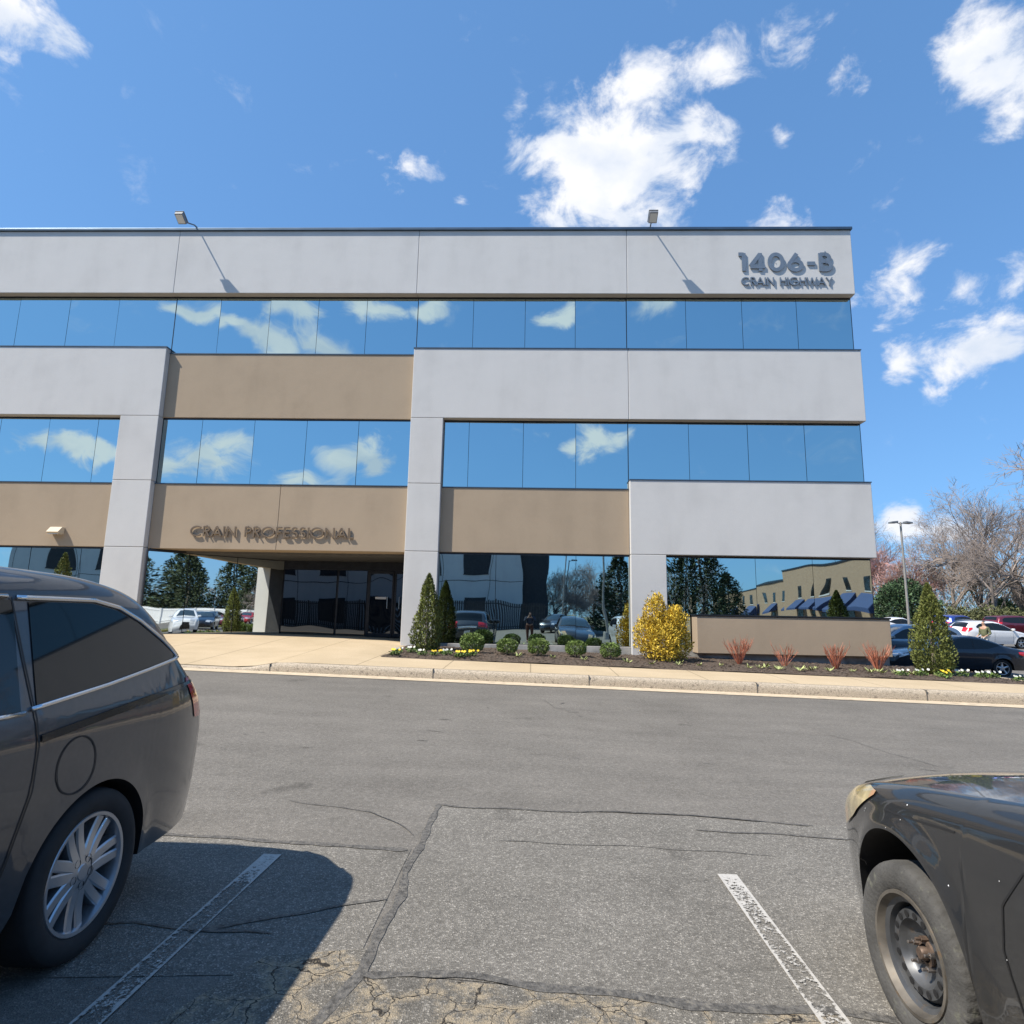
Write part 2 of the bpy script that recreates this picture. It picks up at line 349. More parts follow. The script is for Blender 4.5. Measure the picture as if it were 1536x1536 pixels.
M['gutter'] = basic('gutter_concrete', (.54, .44, .31), .9, var=.16, scale=9, bump=.5, bscale=50, dirt=((.36, .29, .2), 4, .6))
def mk_brick():
    m, n, l, b = nt('tan_brick'); b.inputs['Roughness'].default_value = .9
    tc = n.new('ShaderNodeTexCoord'); mp = N(n, 'ShaderNodeMapping'); mp.inputs['Rotation'].default_value = (0, radians(90), 0)
    sx = N(n, 'ShaderNodeSeparateXYZ'); l.new(tc.outputs['Object'], sx.inputs[0]); cb = N(n, 'ShaderNodeCombineXYZ')
    ad = N(n, 'ShaderNodeMath', operation='ADD'); l.new(sx.outputs[0], ad.inputs[0]); l.new(sx.outputs[1], ad.inputs[1])
    l.new(ad.outputs[0], cb.inputs[0]); l.new(sx.outputs[2], cb.inputs[1])
    br = N(n, 'ShaderNodeTexBrick'); br.inputs['Scale'].default_value = 2.2; br.inputs['Color1'].default_value = (.37, .25, .16, 1); br.inputs['Color2'].default_value = (.30, .20, .13, 1)
    br.inputs['Mortar'].default_value = (.38, .32, .26, 1); br.inputs['Mortar Size'].default_value = .012
    l.new(cb.outputs[0], br.inputs['Vector']); l.new(br.outputs[0], b.inputs['Base Color'])
    return m
M['brick'] = mk_brick()

# ------------------------------------------------------------------ camera, sun, sky
F_, PITCH, YAW, ROLL = 937.0, radians(9.578), radians(-1.913), radians(1.068)
cam = bpy.data.cameras.new('camera'); cam.sensor_width = 36; cam.lens = F_ / 1536 * 36; cam.clip_end = 3000; cam.clip_start = .05
co = bpy.data.objects.new('camera', cam); COL.objects.link(co); sc.camera = co
fw = V3((sin(YAW) * cos(PITCH), cos(YAW) * cos(PITCH), sin(PITCH))); rt = V3((cos(YAW), -sin(YAW), 0)); up = rt.cross(fw)
rt2 = rt * cos(ROLL) + up * sin(ROLL); up2 = -rt * sin(ROLL) + up * cos(ROLL)
mw = Matrix((rt2, up2, -fw)).transposed().to_4x4(); mw.translation = V3((0, 0, 1.5)); co.matrix_world = mw

EL, AZ = radians(51.5), radians(64)
tosun = V3((-sin(AZ) * cos(EL), -cos(AZ) * cos(EL), sin(EL)))
sun = bpy.data.lights.new('sun', 'SUN'); sun.energy = 4.9; sun.angle = radians(.5); sun.color = (1, .92, .80)
so = bpy.data.objects.new('sun', sun); COL.objects.link(so); so.rotation_euler = tosun.to_track_quat('Z', 'Y').to_euler()
sc.view_settings.view_transform = 'Standard'; sc.view_settings.look = 'None'; sc.view_settings.exposure = .50; sc.view_settings.gamma = 1
sc.cycles.max_bounces = 7; sc.cycles.glossy_bounces = 5; sc.cycles.diffuse_bounces = 3; sc.cycles.caustics_reflective = False
sc.cycles.use_denoising = True

CL = [(-0.566, 0.545, 0.621, 0.046), (-0.527, 0.586, 0.616, 0.03), (-0.194, 0.766, 0.613, 0.045), (-0.162, 0.769, 0.618, 0.026), (-0.221, 0.761, 0.61, 0.023), (-0.109, 0.8, 0.59, 0.023), (0.088, 0.785, 0.610, 0.108), (0.043, 0.802, 0.596, 0.064), (0.163, 0.765, 0.623, 0.069), (0.208, 0.746, 0.633, 0.051), (0.05, 0.769, 0.638, 0.043), (0.146, 0.714, 0.684, 0.066), (0.212, 0.689, 0.693, 0.064), (0.099, 0.718, 0.689, 0.043), (0.306, 0.656, 0.69, 0.048), (0.375, 0.657, 0.654, 0.03), (-0.02, 0.739, 0.674, 0.027), (0.478, 0.612, 0.63, 0.050), (0.509, 0.62, 0.598, 0.046), (0.526, 0.633, 0.568, 0.030), (0.345, 0.775, 0.53, 0.053), (0.466, 0.778, 0.421, 0.059), (0.446, 0.799, 0.403, 0.032), (0.539, 0.743, 0.397, 0.053), (0.571, 0.715, 0.404, 0.043), (0.563, 0.751, 0.344, 0.064), (0.486, 0.8, 0.352, 0.041), (0.487, 0.742, 0.461, 0.036), (0.496, 0.858, 0.132, 0.043), (0.55, 0.825, 0.128, 0.038), (0.321, 0.725, 0.609, 0.019),
 (-0.361, -0.842, 0.401, 0.064), (-0.402, -0.823, 0.402, 0.045), (-0.318, -0.86, 0.4, 0.053), (-0.428, -0.807, 0.406, 0.032), (-0.227, -0.862, 0.454, 0.053), (-0.164, -0.874, 0.458, 0.032), (0.038, -0.888, 0.459, 0.036), (0.181, -0.875, 0.449, 0.03), (-0.476, -0.854, 0.212, 0.066), (-0.512, -0.835, 0.203, 0.053), (-0.441, -0.868, 0.228, 0.037), (-0.268, -0.934, 0.234, 0.053), (-0.307, -0.923, 0.231, 0.036), (-0.353, -0.913, 0.207, 0.043), (-0.6, -0.772, 0.208, 0.048), (-0.571, -0.794, 0.211, 0.043), (0.094, -0.956, 0.278, 0.047), (0.047, -0.959, 0.279, 0.026), (-0.462, -0.793, 0.397, 0.027), (-0.348, -0.826, 0.443, 0.036)]
w = bpy.data.worlds.new('World'); sc.world = w; w.use_nodes = True
n, l = w.node_tree.nodes, w.node_tree.links; bg = n['Background']
sky = n.new('ShaderNodeTexSky'); sky.sky_type = 'NISHITA'; sky.sun_disc = False; sky.sun_elevation = EL
sky.sun_rotation = math.atan2(tosun.x, tosun.y); sky.air_density = 1.0; sky.dust_density = .6; sky.ozone_density = 2.5; sky.altitude = 50
hs = N(n, 'ShaderNodeHueSaturation'); hs.inputs['Saturation'].default_value = 1.0; hs.inputs['Value'].default_value = 1.0
gam = N(n, 'ShaderNodeGamma'); gam.inputs[1].default_value = .50; l.new(sky.outputs[0], gam.inputs[0])
tnt = N(n, 'ShaderNodeVectorMath', operation='MULTIPLY'); tnt.inputs[1].default_value = (1.08, 1.93, 2.98); l.new(gam.outputs[0], tnt.inputs[0]); l.new(tnt.outputs[0], hs.inputs['Color'])
tc = n.new('ShaderNodeTexCoord'); nrm = N(n, 'ShaderNodeVectorMath', operation='NORMALIZE'); l.new(tc.outputs['Generated'], nrm.inputs[0])
wn = N(n, 'ShaderNodeTexNoise'); wn.inputs['Scale'].default_value = 9; wn.inputs['Detail'].default_value = 3; l.new(nrm.outputs[0], wn.inputs['Vector'])
ws = N(n, 'ShaderNodeVectorMath', operation='MULTIPLY_ADD'); ws.inputs[1].default_value = (.07, .07, .07); l.new(wn.outputs['Color'], ws.inputs[0])
off = N(n, 'ShaderNodeVectorMath', operation='ADD'); off.inputs[1].default_value = (-.035, -.035, -.035); l.new(nrm.outputs[0], off.inputs[0]); l.new(off.outputs[0], ws.inputs[2])
prev = None
AMP = [.95,.6,.66,.58,.58,.6,1.45,.95,1.0,.85,.75,.8,.78,.62,.62,.54,.54,.95,.85,.75,.7,.8,.6,.8,.8,.9,.75,.6,.9,.75,.54] + [1.05] * 40
for (x, y, z, r), amp in zip(CL, AMP):
    d = V3((x, y, z)).normalized()
    # vertical stretch of distance makes clouds wider than tall
    df = N(n, 'ShaderNodeVectorMath', operation='SUBTRACT'); df.inputs[1].default_value = d; l.new(ws.outputs[0], df.inputs[0])
    sl = N(n, 'ShaderNodeVectorMath', operation='MULTIPLY'); sl.inputs[1].default_value = (1, 1, 1.25) if y > 0 else (.9, .9, 1.9); l.new(df.outputs[0], sl.inputs[0])
    ln = N(n, 'ShaderNodeVectorMath', operation='LENGTH'); l.new(sl.outputs[0], ln.inputs[0])
    mr = N(n, 'ShaderNodeMapRange'); mr.inputs[1].default_value = 0; mr.inputs[2].default_value = r * 1.5; mr.inputs[3].default_value = 1; mr.inputs[4].default_value = 0
    mr.inputs[3].default_value = amp
    l.new(ln.outputs[1], mr.inputs[0])
    if prev is None: prev = mr.outputs[0]
    else:
        mx = N(n, 'ShaderNodeMath', operation='SMOOTH_MAX'); mx.inputs[2].default_value = .12; l.new(prev, mx.inputs[0]); l.new(mr.outputs[0], mx.inputs[1]); prev = mx.outputs[0]
cn = N(n, 'ShaderNodeTexNoise'); cn.inputs['Scale'].default_value = 13; cn.inputs['Detail'].default_value = 9; cn.inputs['Roughness'].default_value = .62; cn.inputs['Distortion'].default_value = .35
cmp_ = N(n, 'ShaderNodeMapping'); cmp_.inputs['Scale'].default_value = (1, 1, 1.5); l.new(nrm.outputs[0], cmp_.inputs[0]); l.new(cmp_.outputs[0], cn.inputs['Vector'])
ca = N(n, 'ShaderNodeMath', operation='MULTIPLY_ADD'); ca.inputs[1].default_value = 2.1; ca.inputs[2].default_value = -1.08; l.new(cn.outputs[0], ca.inputs[0])
cs = N(n, 'ShaderNodeMath', operation='ADD'); l.new(ca.outputs[0], cs.inputs[0]); l.new(prev, cs.inputs[1])
gate = N(n, 'ShaderNodeMapRange'); gate.inputs[1].default_value = .02; gate.inputs[2].default_value = .2; l.new(prev, gate.inputs[0])
mask = N(n, 'ShaderNodeMapRange', interpolation_type='SMOOTHSTEP'); mask.inputs[1].default_value = .26; mask.inputs[2].default_value = .80; l.new(cs.outputs[0], mask.inputs[0])
mk = N(n, 'ShaderNodeMath', operation='MULTIPLY'); l.new(mask.outputs[0], mk.inputs[0]); l.new(gate.outputs[0], mk.inputs[1])
core = N(n, 'ShaderNodeTexNoise'); core.inputs['Scale'].default_value = 10; core.inputs['Detail'].default_value = 6; l.new(cmp_.outputs[0], core.inputs['Vector'])
cc = ramp(n, [(.35, (5.4, 6.0, 7.0)), (.55, (7.4, 7.5, 7.8))]); l.new(core.outputs[0], cc.inputs[0])
mixc = N(n, 'ShaderNodeMix', data_type='RGBA'); l.new(mk.outputs[0], mixc.inputs[0]); l.new(hs.outputs[0], mixc.inputs[6]); l.new(cc.outputs[0], mixc.inputs[7])
l.new(mixc.outputs[2], bg.inputs[0]); bg.inputs[1].default_value = .096
w.cycles.sampling_method = 'MANUAL'; w.cycles.sample_map_resolution = 512

# ------------------------------------------------------------------ ground
BASE = [(-60, .3), (-20, .1), (4.5, .0), (11.4, .315), (13, .315), (18, .16), (25, .03), (33, .36), (39, .66), (50, 1.0), (75, 1.7), (110, 2.2), (400, 3)]
def tilt(x): return -.022 * max(-22, min(16, x))
def G(x, y): return interp(BASE, y) + tilt(x) * clamp((y - 4.5) / 4.5)
def edge(x): return lerp(.355 - .022 * x, .49 - .02 * x, sm(-5.5, -4.6, x))
def S(x, y):
    x_ = max(-22, min(20, x))
    back = lerp(.72 - .015 * x_, .62 - .022 * x_, sm(-4.2, -2.6, x))
    return edge(x_) + (back - edge(x_)) * clamp((y - 11.8) / 4.7, 0, 1.3)
def frange(a, b, st):
    k = max(1, int(round((b - a) / st))); return [a + (b - a) * i / k for i in range(k + 1)]
def sheet(name, xs, ys, fn, mat, **kw):
    m = MB(); m.grid([[(x, y, fn(x, y)) for y in ys] for x in xs]); return m.build(name, mat, smooth=True, recalc=False, **kw)
def struct(o): o['kind'] = 'structure'; return o
xs = [-700, -300, -150, -90, -60, -40, -30, -22] + frange(-20, 20, 1) + [25, 32, 40, 50, 60, 80, 110, 160, 300, 700]
ys = [-700, -300, -150, -100, -80, -60, -40, -20, -10, 0] + frange(4.5, 9, .5) + [ 11.4, 12, 13, 15, 18, 20, 22, 25, 29, 33, 36, 39, 44, 50, 60, 75, 110, 200, 400, 700]
struct(sheet('ground', xs, ys, lambda x, y: G(x, y) - .06, M['grass']))
lx = [-60, -40, -30, -22] + frange(-20, 20, 1) + [25, 32, 40, 50, 62, 75]
ly = [-75, -60, -40, -20, -10, 0] + frange(4.5, 9, .5) + [ 11.4, 12, 13, 15, 18, 20, 22, 25, 29, 33, 36, 39, 44, 50, 57]
struct(sheet('parking_lot', lx, ly, G, M['asphalt']))
def flat(name, poly, mat, h, n=10, uv=None):
    # poly: quad corners a,b,c,d; fine grid laid on the ground at height h
    a, b, c, d = [V3((*p, 0)) for p in poly]; m = MB(); P = []
    for i in range(n + 1):
        row = []
        for j in range(n + 1):
            p = a.lerp(b, i / n).lerp(d.lerp(c, i / n), j / n); row.append((p.x, p.y, G(p.x, p.y) + h))
        P.append(row)
    m.grid(P); o = m.build(name, mat, recalc=False)
    if uv:
        u = o.data.uv_layers.new(name='UVMap')
        for lp in o.data.loops:
            i, j = divmod(lp.vertex_index, n + 1); u.data[lp.index].uv = (i / n, j / n)
    return struct(o)
flat('asphalt_patch', [(-.70, 2.92), (4.6, 2.42), (5.2, 4.85), (-.72, 5.2)], M['asphalt_old'], .003)
flat('asphalt_patch', [(-6, 2.4), (-.74, 2.9), (-.76, 4.35), (-6, 4.75)], M['asphalt_old'], .003)
flat('cracked_asphalt', [(-6, -2), (6, -2), (6, 2.30), (-.66, 2.90)], M['asphalt_crack'], .0045)
flat('cracked_asphalt', [(-1.5, 2.2), (-.68, 2.2), (-.72, 3.1), (-1.15, 3.0)], M['asphalt_crack'], .0055, 6)
def line(x0, y0, x1, y1, wd=.115):
    d = V3((x1 - x0, y1 - y0)).normalized(); q = V3((d.y, -d.x)) * wd / 2
    return flat('parking_line', [(x0 - q.x, y0 - q.y), (x0 + q.x, y0 + q.y), (x1 + q.x, y1 + q.y), (x1 - q.x, y1 - q.y)], M['paint'], .0095, 16, uv=True)
line(-1.60, -.8, -1.60, 4.17); line(1.11, -.8, 1.19, 4.08); line(3.9, -.8, 3.95, 4.0); line(-4.35, -.8, -4.3, 4.2); line(6.6, -.8, 6.65, 4.0)
for k in range(8):   # bays of the lot on the right, far side
    line(17.5 + k * 2.7, 21.2, 17.5 + k * 2.7, 26.0)
def seam(pts, wd, h=.0066, jit=.02, name='tar_seam'):
    P = []
    L = []
    for (a, b) in zip(pts, pts[1:]):
        k = max(2, int(sqrt((b[0]-a[0])**2 + (b[1]-a[1])**2) / .05))
        L += [(lerp(a[0], b[0], i / k), lerp(a[1], b[1], i / k)) for i in range(k)]
    L.append(pts[-1])
    for i, p in enumerate(L):
        q = L[min(i + 1, len(L) - 1)]; r = L[max(i - 1, 0)]; d = V3((q[0] - r[0], q[1] - r[1])).normalized()
        o = (noise.noise(V3((p[0] * 2.2, p[1] * 2.2, 3)))) * jit * 2.5; ww = wd * (.75 + .55 * noise.noise(V3((p[0] * 7, p[1] * 7, 9)))) * (.35 if i in (0, len(L) - 1) else 1)
        cx, cy = p[0] + d.y * o, p[1] - d.x * o
        P.append([(cx + d.y * s * ww / 2, cy - d.x * s * ww / 2, G(cx, cy) + h) for s in (-1, 0, 1)])
    m = MB(); m.grid(P); return struct(m.build(name, M['tar'], recalc=False))
seam([(-.71, 5.22), (-.74, 4.3), (-.70, 3.5), (-.68, 2.9), (-.80, 2.3)], .062)
seam([(-.71, 5.21), (.1, 5.14), (1.0, 5.16), (2.1, 5.02)], .035, .0069)
seam([(1.2, 4.86), (3.0, 4.72)], .035, .0067)
seam([(-.69, 2.91), (.2, 2.86), (1.0, 2.74), (1.8, 2.70)], .07, .0072, .03)
seam([(-.78, 4.35), (-1.5, 4.38), (-2.6, 4.5)], .07, .0070)
seam([(-.76, 3.62), (-1.1, 3.42), (-1.6, 3.2)], .035, .0074)
seam([(-1.2, 3.2), (-1.9, 3.25), (-2.4, 3.1)], .03, .0078)
for pts in ([(-.78, 4.6), (-1.2, 5.0), (-1.9, 5.2)],  [(.2, 10.0), (.35, 9.4), (.7, 9.1)], [(.35, 9.4), (1.4, 9.3)], [(3.8, 8.4), (4.2, 6.9)], [(-.2, 4.55), (.6, 4.5), (1.6, 4.42)]):
    seam(pts, .011, .0075, .025, 'hairline_crack')
random.seed(99)
for k in range(26):
    x, y = random.uniform(-4, 7), random.uniform(5.6, 11); a = random.gauss(0, .35) if k % 4 else random.uniform(0, 3); L = random.uniform(.06, .22)
    seam([(x, y), (x + cos(a) * L, y + sin(a) * L)], random.uniform(.010, .022), .006, .01, 'scuff_mark')

# concrete gutter, kerb, walks
gx = frange(-22, 26, .5)
struct(sheet('gutter', gx, [11.36, 11.6, 11.82], lambda x, y: G(x, y) + .008, M['gutter']))
m = MB(); P = []
for x in frange(-22, 26, .25):
    e = edge(max(-22, min(20, x))); g = G(x, 11.82) + .002; e = max(e, g + .012); h = e - g
    jz = .004 * noise.noise(V3((x * 5, 0, 0)))
    P.append([(x, 11.80, g - .05), (x, 11.80 + jz, g + h * .55), (x, 11.815, e - .03 * min(1, h / .1)), (x, 11.84, e - .008), (x, 11.88, e + .002), (x, 11.97, e + .004), (x, 11.975, e - .02)])
m.grid(P); struct(m.build('kerb', M['curb'], smooth=True))
for x in (-4.85, -1.8, 1.07, 4.1, 7.1):
    m = MB(); m.box(x - .006, x + .006, 11.794, 11.98, G(x, 11.8), edge(x) + .0065); struct(m.build('kerb_joint', M['tar']))
struct(sheet('sidewalk', frange(-3.2, 26, .4), frange(11.975, 13.62, .2), lambda x, y: S(x, y), M['walk']))
struct(sheet('entrance_walk', frange(-22, -3.2, .4), frange(11.975, 19.6, .3), lambda x, y: S(x, min(y, 17.2)), M['walk']))
def bedz(x, y):
    e = min(1, (y - 13.6) / .25, (10.6 - x) / .4, (x + 3.22) / .25 if x > -3.3 else 1)
    return S(x, y) + .012 + .045 * clamp(e) + .03 * noise.noise(V3((x * 1.3, y * 1.3, 0)))
struct(sheet('planting_bed', frange(-3.22, 10.6, .2), frange(13.6, 16.55, .2), bedz, M['soil']))
m = MB(); m.box(8.9, 10.6, 16.55, 16.7, -.3, .42); m.box(10.6, 10.72, 13.55, 16.7, -.3, .36); struct(m.build('bed_kerb', M['gutter']))
random.seed(11); m = MB()
for i in range(9000):
    x = random.uniform(-3.15, 10.5); y = random.uniform(13.62, 16.45); z = bedz(x, y) + random.uniform(.0, .022)
    L, W_ = random.uniform(.02, .075), random.uniform(.006, .02); a = random.uniform(0, pi); t = random.uniform(-.5, .5)
    d = V3((cos(a), sin(a), t * .6)) * L / 2; q = V3((-sin(a), cos(a), random.uniform(-.5, .5))) * W_ / 2; c = V3((x, y, z))
    m.add([c - d - q, c + d - q, c + d + q, c - d + q], [(0, 1, 2, 3)])
tag(m.build('mulch', M['mulch'], recalc=False), 'brown shredded mulch spread over the planting bed', 'mulch', kind='stuff')

# ------------------------------------------------------------------ office building
bld = empty('office_building', (0, 16.5, 0))
tag(bld, 'three storey office block with white and tan stucco bands and blue mirror glass', 'building')
BY = 16.5
def bpart(mb, name, mats, par=None, **kw):
    mb.v = [(x, y - BY, z) for x, y, z in mb.v]
    o = mb.build(name, mats, par or bld, **kw); return o
def panel(x0, x1, z0, z1, y0, mat, y1=17.3, name='wall_panel', bevel=.012, cap=None):
    m = MB(); m.box(x0, x1, y0, y1, z0, z1); o = bpart(m, name, M[mat], bevel=bevel)
    if cap:
        m = MB(); m.box(x0 - .012, x1 + .012, y0 - .018, y0 + .22, z1 + .001, z1 + .026); bpart(m, 'sill_cap', M['coping'], o)
    return o
YB = 38.0; XL = -27.0; XR = 8.95
WY, TY, GY = 16.5, 16.675, 16.73
# white bands run round the right corner: full depth blocks on the right end
for (a, b) in ((XL, -17.6), (-17.6, -10.5), (-10.5, -3.4), (-3.4, 2.6), (2.6, XR)):
    panel(a + .004, b - .004, 10.6, 12.56, WY, 'white', YB if b == XR else 17.3)
m = MB(); m.box(XL, XR + .03, 16.44, 16.95, 12.56, 12.64); bpart(m, 'roof_coping', M['coping'], bevel=.01)
m = MB(); m.box(XL, XR, 16.95, YB, 12.2, 12.3); bpart(m, 'roof', M['concrete'])
for (a, b) in ((XL, -17.6), (-17.6, -10.5)): panel(a + .004, b - .004, 6.9, 8.93, WY, 'white', cap=1)
panel(-10.496, -3.404, 6.9, 8.80, TY, 'tan', cap=1)
panel(-3.396, 2.596, 6.9, 8.93, WY, 'white', cap=1)
panel(2.604, XR + .02, 6.9, 8.93, WY, 'white', YB, cap=1)
panel(XL, -17.6, 3.2, 4.98, TY, 'tan', cap=1)
panel(-17.6, -11.6, 3.2, 4.98, TY, 'tan', cap=1)
panel(-10.496, -6.95, 3.18, 4.98, TY, 'tan', cap=1); panel(-6.944, -3.404, 3.18, 4.98, TY, 'tan', cap=1)
panel(-2.5, 2.596, 3.2, 4.97, TY, 'tan', cap=1)
panel(2.604, XR + .02, 3.2, 5.2, WY, 'white', YB, cap=1)
# pilasters in three lifts
def column(x0, x1, z0, y1=17.35):
    for (a, b) in ((z0, 3.19), (3.2, 5.04), (5.05, 6.892)):
        m = MB(); m.box(x0, x1, WY, y1, a, b); bpart(m, 'column', M['white'], bevel=.012)
column(-11.6, -10.504, .4); column(-3.4, -2.5, .3, 16.98); column(-18.4, -17.6, .4)
m = MB(); m.box(2.604, 3.53, WY, 17.35, .2, 3.192); bpart(m, 'column', M['white'], bevel=.012)
# foundation wall
for (a, b) in ((XL, -11.61), (-2.49, 2.6), (3.535, 8.90)):
    m = MB(); m.box(a, b, 16.66, 17.3, -.4, .80); bpart(m, 'foundation', M['concrete'], bevel=.01)
m = MB(); m.box(8.5, 8.8, 17.3, YB, -.6, .80); bpart(m, 'foundation', M['concrete'])
# glazing
def window(x0, x1, z0, z1, cuts, y=GY, mat='glass', tiltamt=.0028, wname='window', fr=.05):
    m = MB(); m.box(x0, x1, y + .012, y + .10, z0, z1)
    m.box(x0, x1, y - .012, y + .012, z0, z0 + .035); m.box(x0, x1, y - .012, y + .012, z1 - fr, z1)
    m.box(x0, x0 + .01, y - .010, y + .012, z0 + .035, z1 - fr); m.box(x1 - .01, x1, y - .010, y + .012, z0 + .035, z1 - fr)
    wd = bpart(m, wname, M['frame'])
    xs_ = [x0 + .006] + [c_ * 1.0139 for c_ in cuts] + [x1 - .006]
    for a, b in zip(xs_, xs_[1:]):
        a += .006; b -= .006; w_ = b - a; h = (z1 - fr) - (z0 + .035); K = 8
        ty, tz, bow = random.gauss(0, tiltamt), random.gauss(0, tiltamt * .7), random.uniform(-.0035, .0035)
        P = []
        for i in range(K + 1):
            row = []
            for j in range(K + 1):
                u, v = i / K * 2 - 1, j / K * 2 - 1
                row.append((lerp(a, b, i / K), y - BY - .001 + ty * u * w_ / 2 + tz * v * h / 2 - bow * (1 - u * u) * (1 - v * v), lerp(z0 + .035, z1 - fr, j / K)))
            P.append(row)
        mm = MB(); mm.grid(P); mm.build('pane', M[mat], wd, smooth=True, recalc=False)
    return wd
random.seed(5)
window(XL, -10.5, 8.9, 10.6, [-25.3, -23.8, -22.35, -20.9, -19.4, -17.95, -16.5, -15.0, -13.5, -12.05])
window(-10.5, -3.38, 8.78, 10.6, [-9.05, -7.6, -6.2, -4.8])
window(-3.38, 2.6, 8.9, 10.6, [-1.75, -.28, 1.13])
window(2.6, 8.915, 8.9, 10.6, [4.22, 5.78, 7.29])
window(-17.6, -11.6, 4.98, 6.9, [-16.5, -15.0, -13.6, -12.2]); window(XL, -18.4, 4.98, 6.9, [-25.3, -23.8, -22.35, -20.9])
window(-10.5, -3.4, 4.98, 6.9, [-9.23, -7.75, -6.28, -4.83])
window(-2.5, 2.6, 4.97, 6.9, [-1.77, -.28, 1.15])
window(2.6, 8.915, 5.15, 6.9, [4.2, 5.78, 7.3])
window(-17.6, -11.6, .78, 3.2, [-16.5, -15.0, -13.6, -12.2]); window(XL, -18.4, .78, 3.2, [-25.3, -23.8, -22.35, -20.9])
window(-2.5, 2.6, .78, 3.2, [-.95, 1.16], tiltamt=.002)
window(3.53, 8.915, .78, 3.2, [4.27, 5.83, 7.3], tiltamt=.004)
# glass returns on the right side of the building
for (z0, z1) in ((.78, 3.2), (5.15, 6.9), (8.9, 10.6)):
    m = MB(); m.box(8.80, 8.91, 16.86, YB - .2, z0, z1); bpart(m, 'side_window', M['glass'])
m = MB(); m.box(XL + .1, 8.6, 19.9, YB - .1, -.5, 12.2); m.box(XL + .1, -10.6, 17.0, 19.9, -.5, 12.2); m.box(-3.0, 8.6, 17.0, 19.9, -.5, 12.2); m.box(-10.55, -3.05, 17.31, 19.89, 3.4, 12.2)
bpart(m, 'core_wall', M['darkwall'])
# recessed entrance
m = MB(); m.box(-10.5, -3.4, 17.301, 19.9, 3.12, 3.36); bpart(m, 'soffit', M['soffit_grey'])
ex0, ey0, ex1, ey1 = -10.42, 16.62, -7.72, 19.3
def plane_pane(p0, p1, z0, z1, mat, par, name='pane', off=0):
    mm = MB(); K = 10; P = []
    d = V3((p1[0] - p0[0], p1[1] - p0[1], 0)); nn = V3((d.y, -d.x, 0)).normalized()
    bw = random.uniform(-.004, .004)
    for i in range(K + 1):
        row = []
        for j in range(K + 1):
            u, v = i / K, j / K
            o_ = off + bw * (1 - (2*u-1)**2) * (1 - (2*v-1)**2)
            row.append((lerp(p0[0], p1[0], u) + nn.x * o_, lerp(p0[1], p1[1], u) + nn.y * o_, lerp(z0, z1, v)))
        P.append(row)
    mm.grid(P); return bpart(mm, name, M[mat], par, smooth=True, recalc=False)
m = MB(); m.prism([(ex0, ey0 + .02), (ex1, ey1 + .02), (ex1, ey1 + .2), (ex0 - .1, ey0 + .2)], 'z', .55, 3.174)
ew = bpart(m, 'entrance_window', M['frame'])
random.seed(3)
for (a, b) in ((0.0, .27), (.275, .62), (.625, .995)):
    plane_pane((lerp(ex0, ex1, a), lerp(ey0, ey1, a)), (lerp(ex0, ex1, b), lerp(ey0, ey1, b)), .84, 3.10, 'glass2', ew, off=.004)
m = MB(); m.box(ex1, -3.4, ey1 + .03, ey1 + .2, .55, 3.174); m.box(ex1, -3.4, ey1 - .02, ey1 + .03, 2.86, 3.174)
ew = bpart(m, 'entrance_window', M['frame'])
plane_pane((ex1 + .03, ey1), (-6.05, ey1), .86, 2.84, 'darkglass', ew)
plane_pane((-5.98, ey1), (-5.1, ey1), .86, 2.84, 'darkglass', ew)
for (a, b, hx) in ((-5.03, -4.25, -4.42), (-4.22, -3.44, -4.05)):
    m = MB(); m.box(a, b, ey1 - .03, ey1 + .028, .84, .95); m.box(a, b, ey1 - .03, ey1 + .028, 2.76, 2.84); m.box(a, a + .05, ey1 - .03, ey1 + .028, .95, 2.76); m.box(b - .05, b, ey1 - .03, ey1 + .028, .95, 2.76)
    dr = bpart(m, 'door', M['frame']); plane_pane((a + .05, ey1 - .005), (b - .05, ey1 - .005), .95, 2.76, 'darkglass', dr)
    m = MB(); m.tube([(hx, ey1 - .03, 1.7), (hx, ey1 - .08, 1.7), (hx, ey1 - .08, 2.05), (hx, ey1 - .03, 2.05)], .012, 8); bpart(m, 'handle', M['alloy'], dr)
    if a < -4.5:
        m = MB(); m.box(a + .22, a + .56, ey1 - .009, ey1 - .007, 1.98, 2.05); bpart(m, 'notice', M['plate'], dr)
# entry side wall and card reader on the pilaster
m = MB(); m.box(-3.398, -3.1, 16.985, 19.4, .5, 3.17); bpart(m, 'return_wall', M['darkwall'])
# planter wall in front of the right bay
pl = empty('planter_wall', (6.5, 16.2, 0)); tag(pl, 'low tan stucco planter wall with dark metal cap in front of the ground floor glass', 'planter wall')
def lp(m, name, mat, par, **kw):
    o = par
    while o.parent: o = o.parent
    m.v = [(x - o.location.x, y - o.location.y, z - o.location.z) for x, y, z in m.v]; return m.build(name, mat, par, **kw)
m = MB(); m.box(4.18, 8.98, 16.15, 16.655, .70, 1.62); lp(m, 'wall_panel', M['tan'], pl, bevel=.012)
m = MB(); m.box(4.16, 9.0, 16.13, 16.655, 1.621, 1.665); lp(m, 'metal_cap', M['frame'], pl, bevel=.006)
m = MB(); m.prism([(4.5, -.3), (8.98, -.3), (8.98, .699), (4.2, .699)], 'y', 16.32, 16.655); lp(m, 'base', M['concrete'], pl)

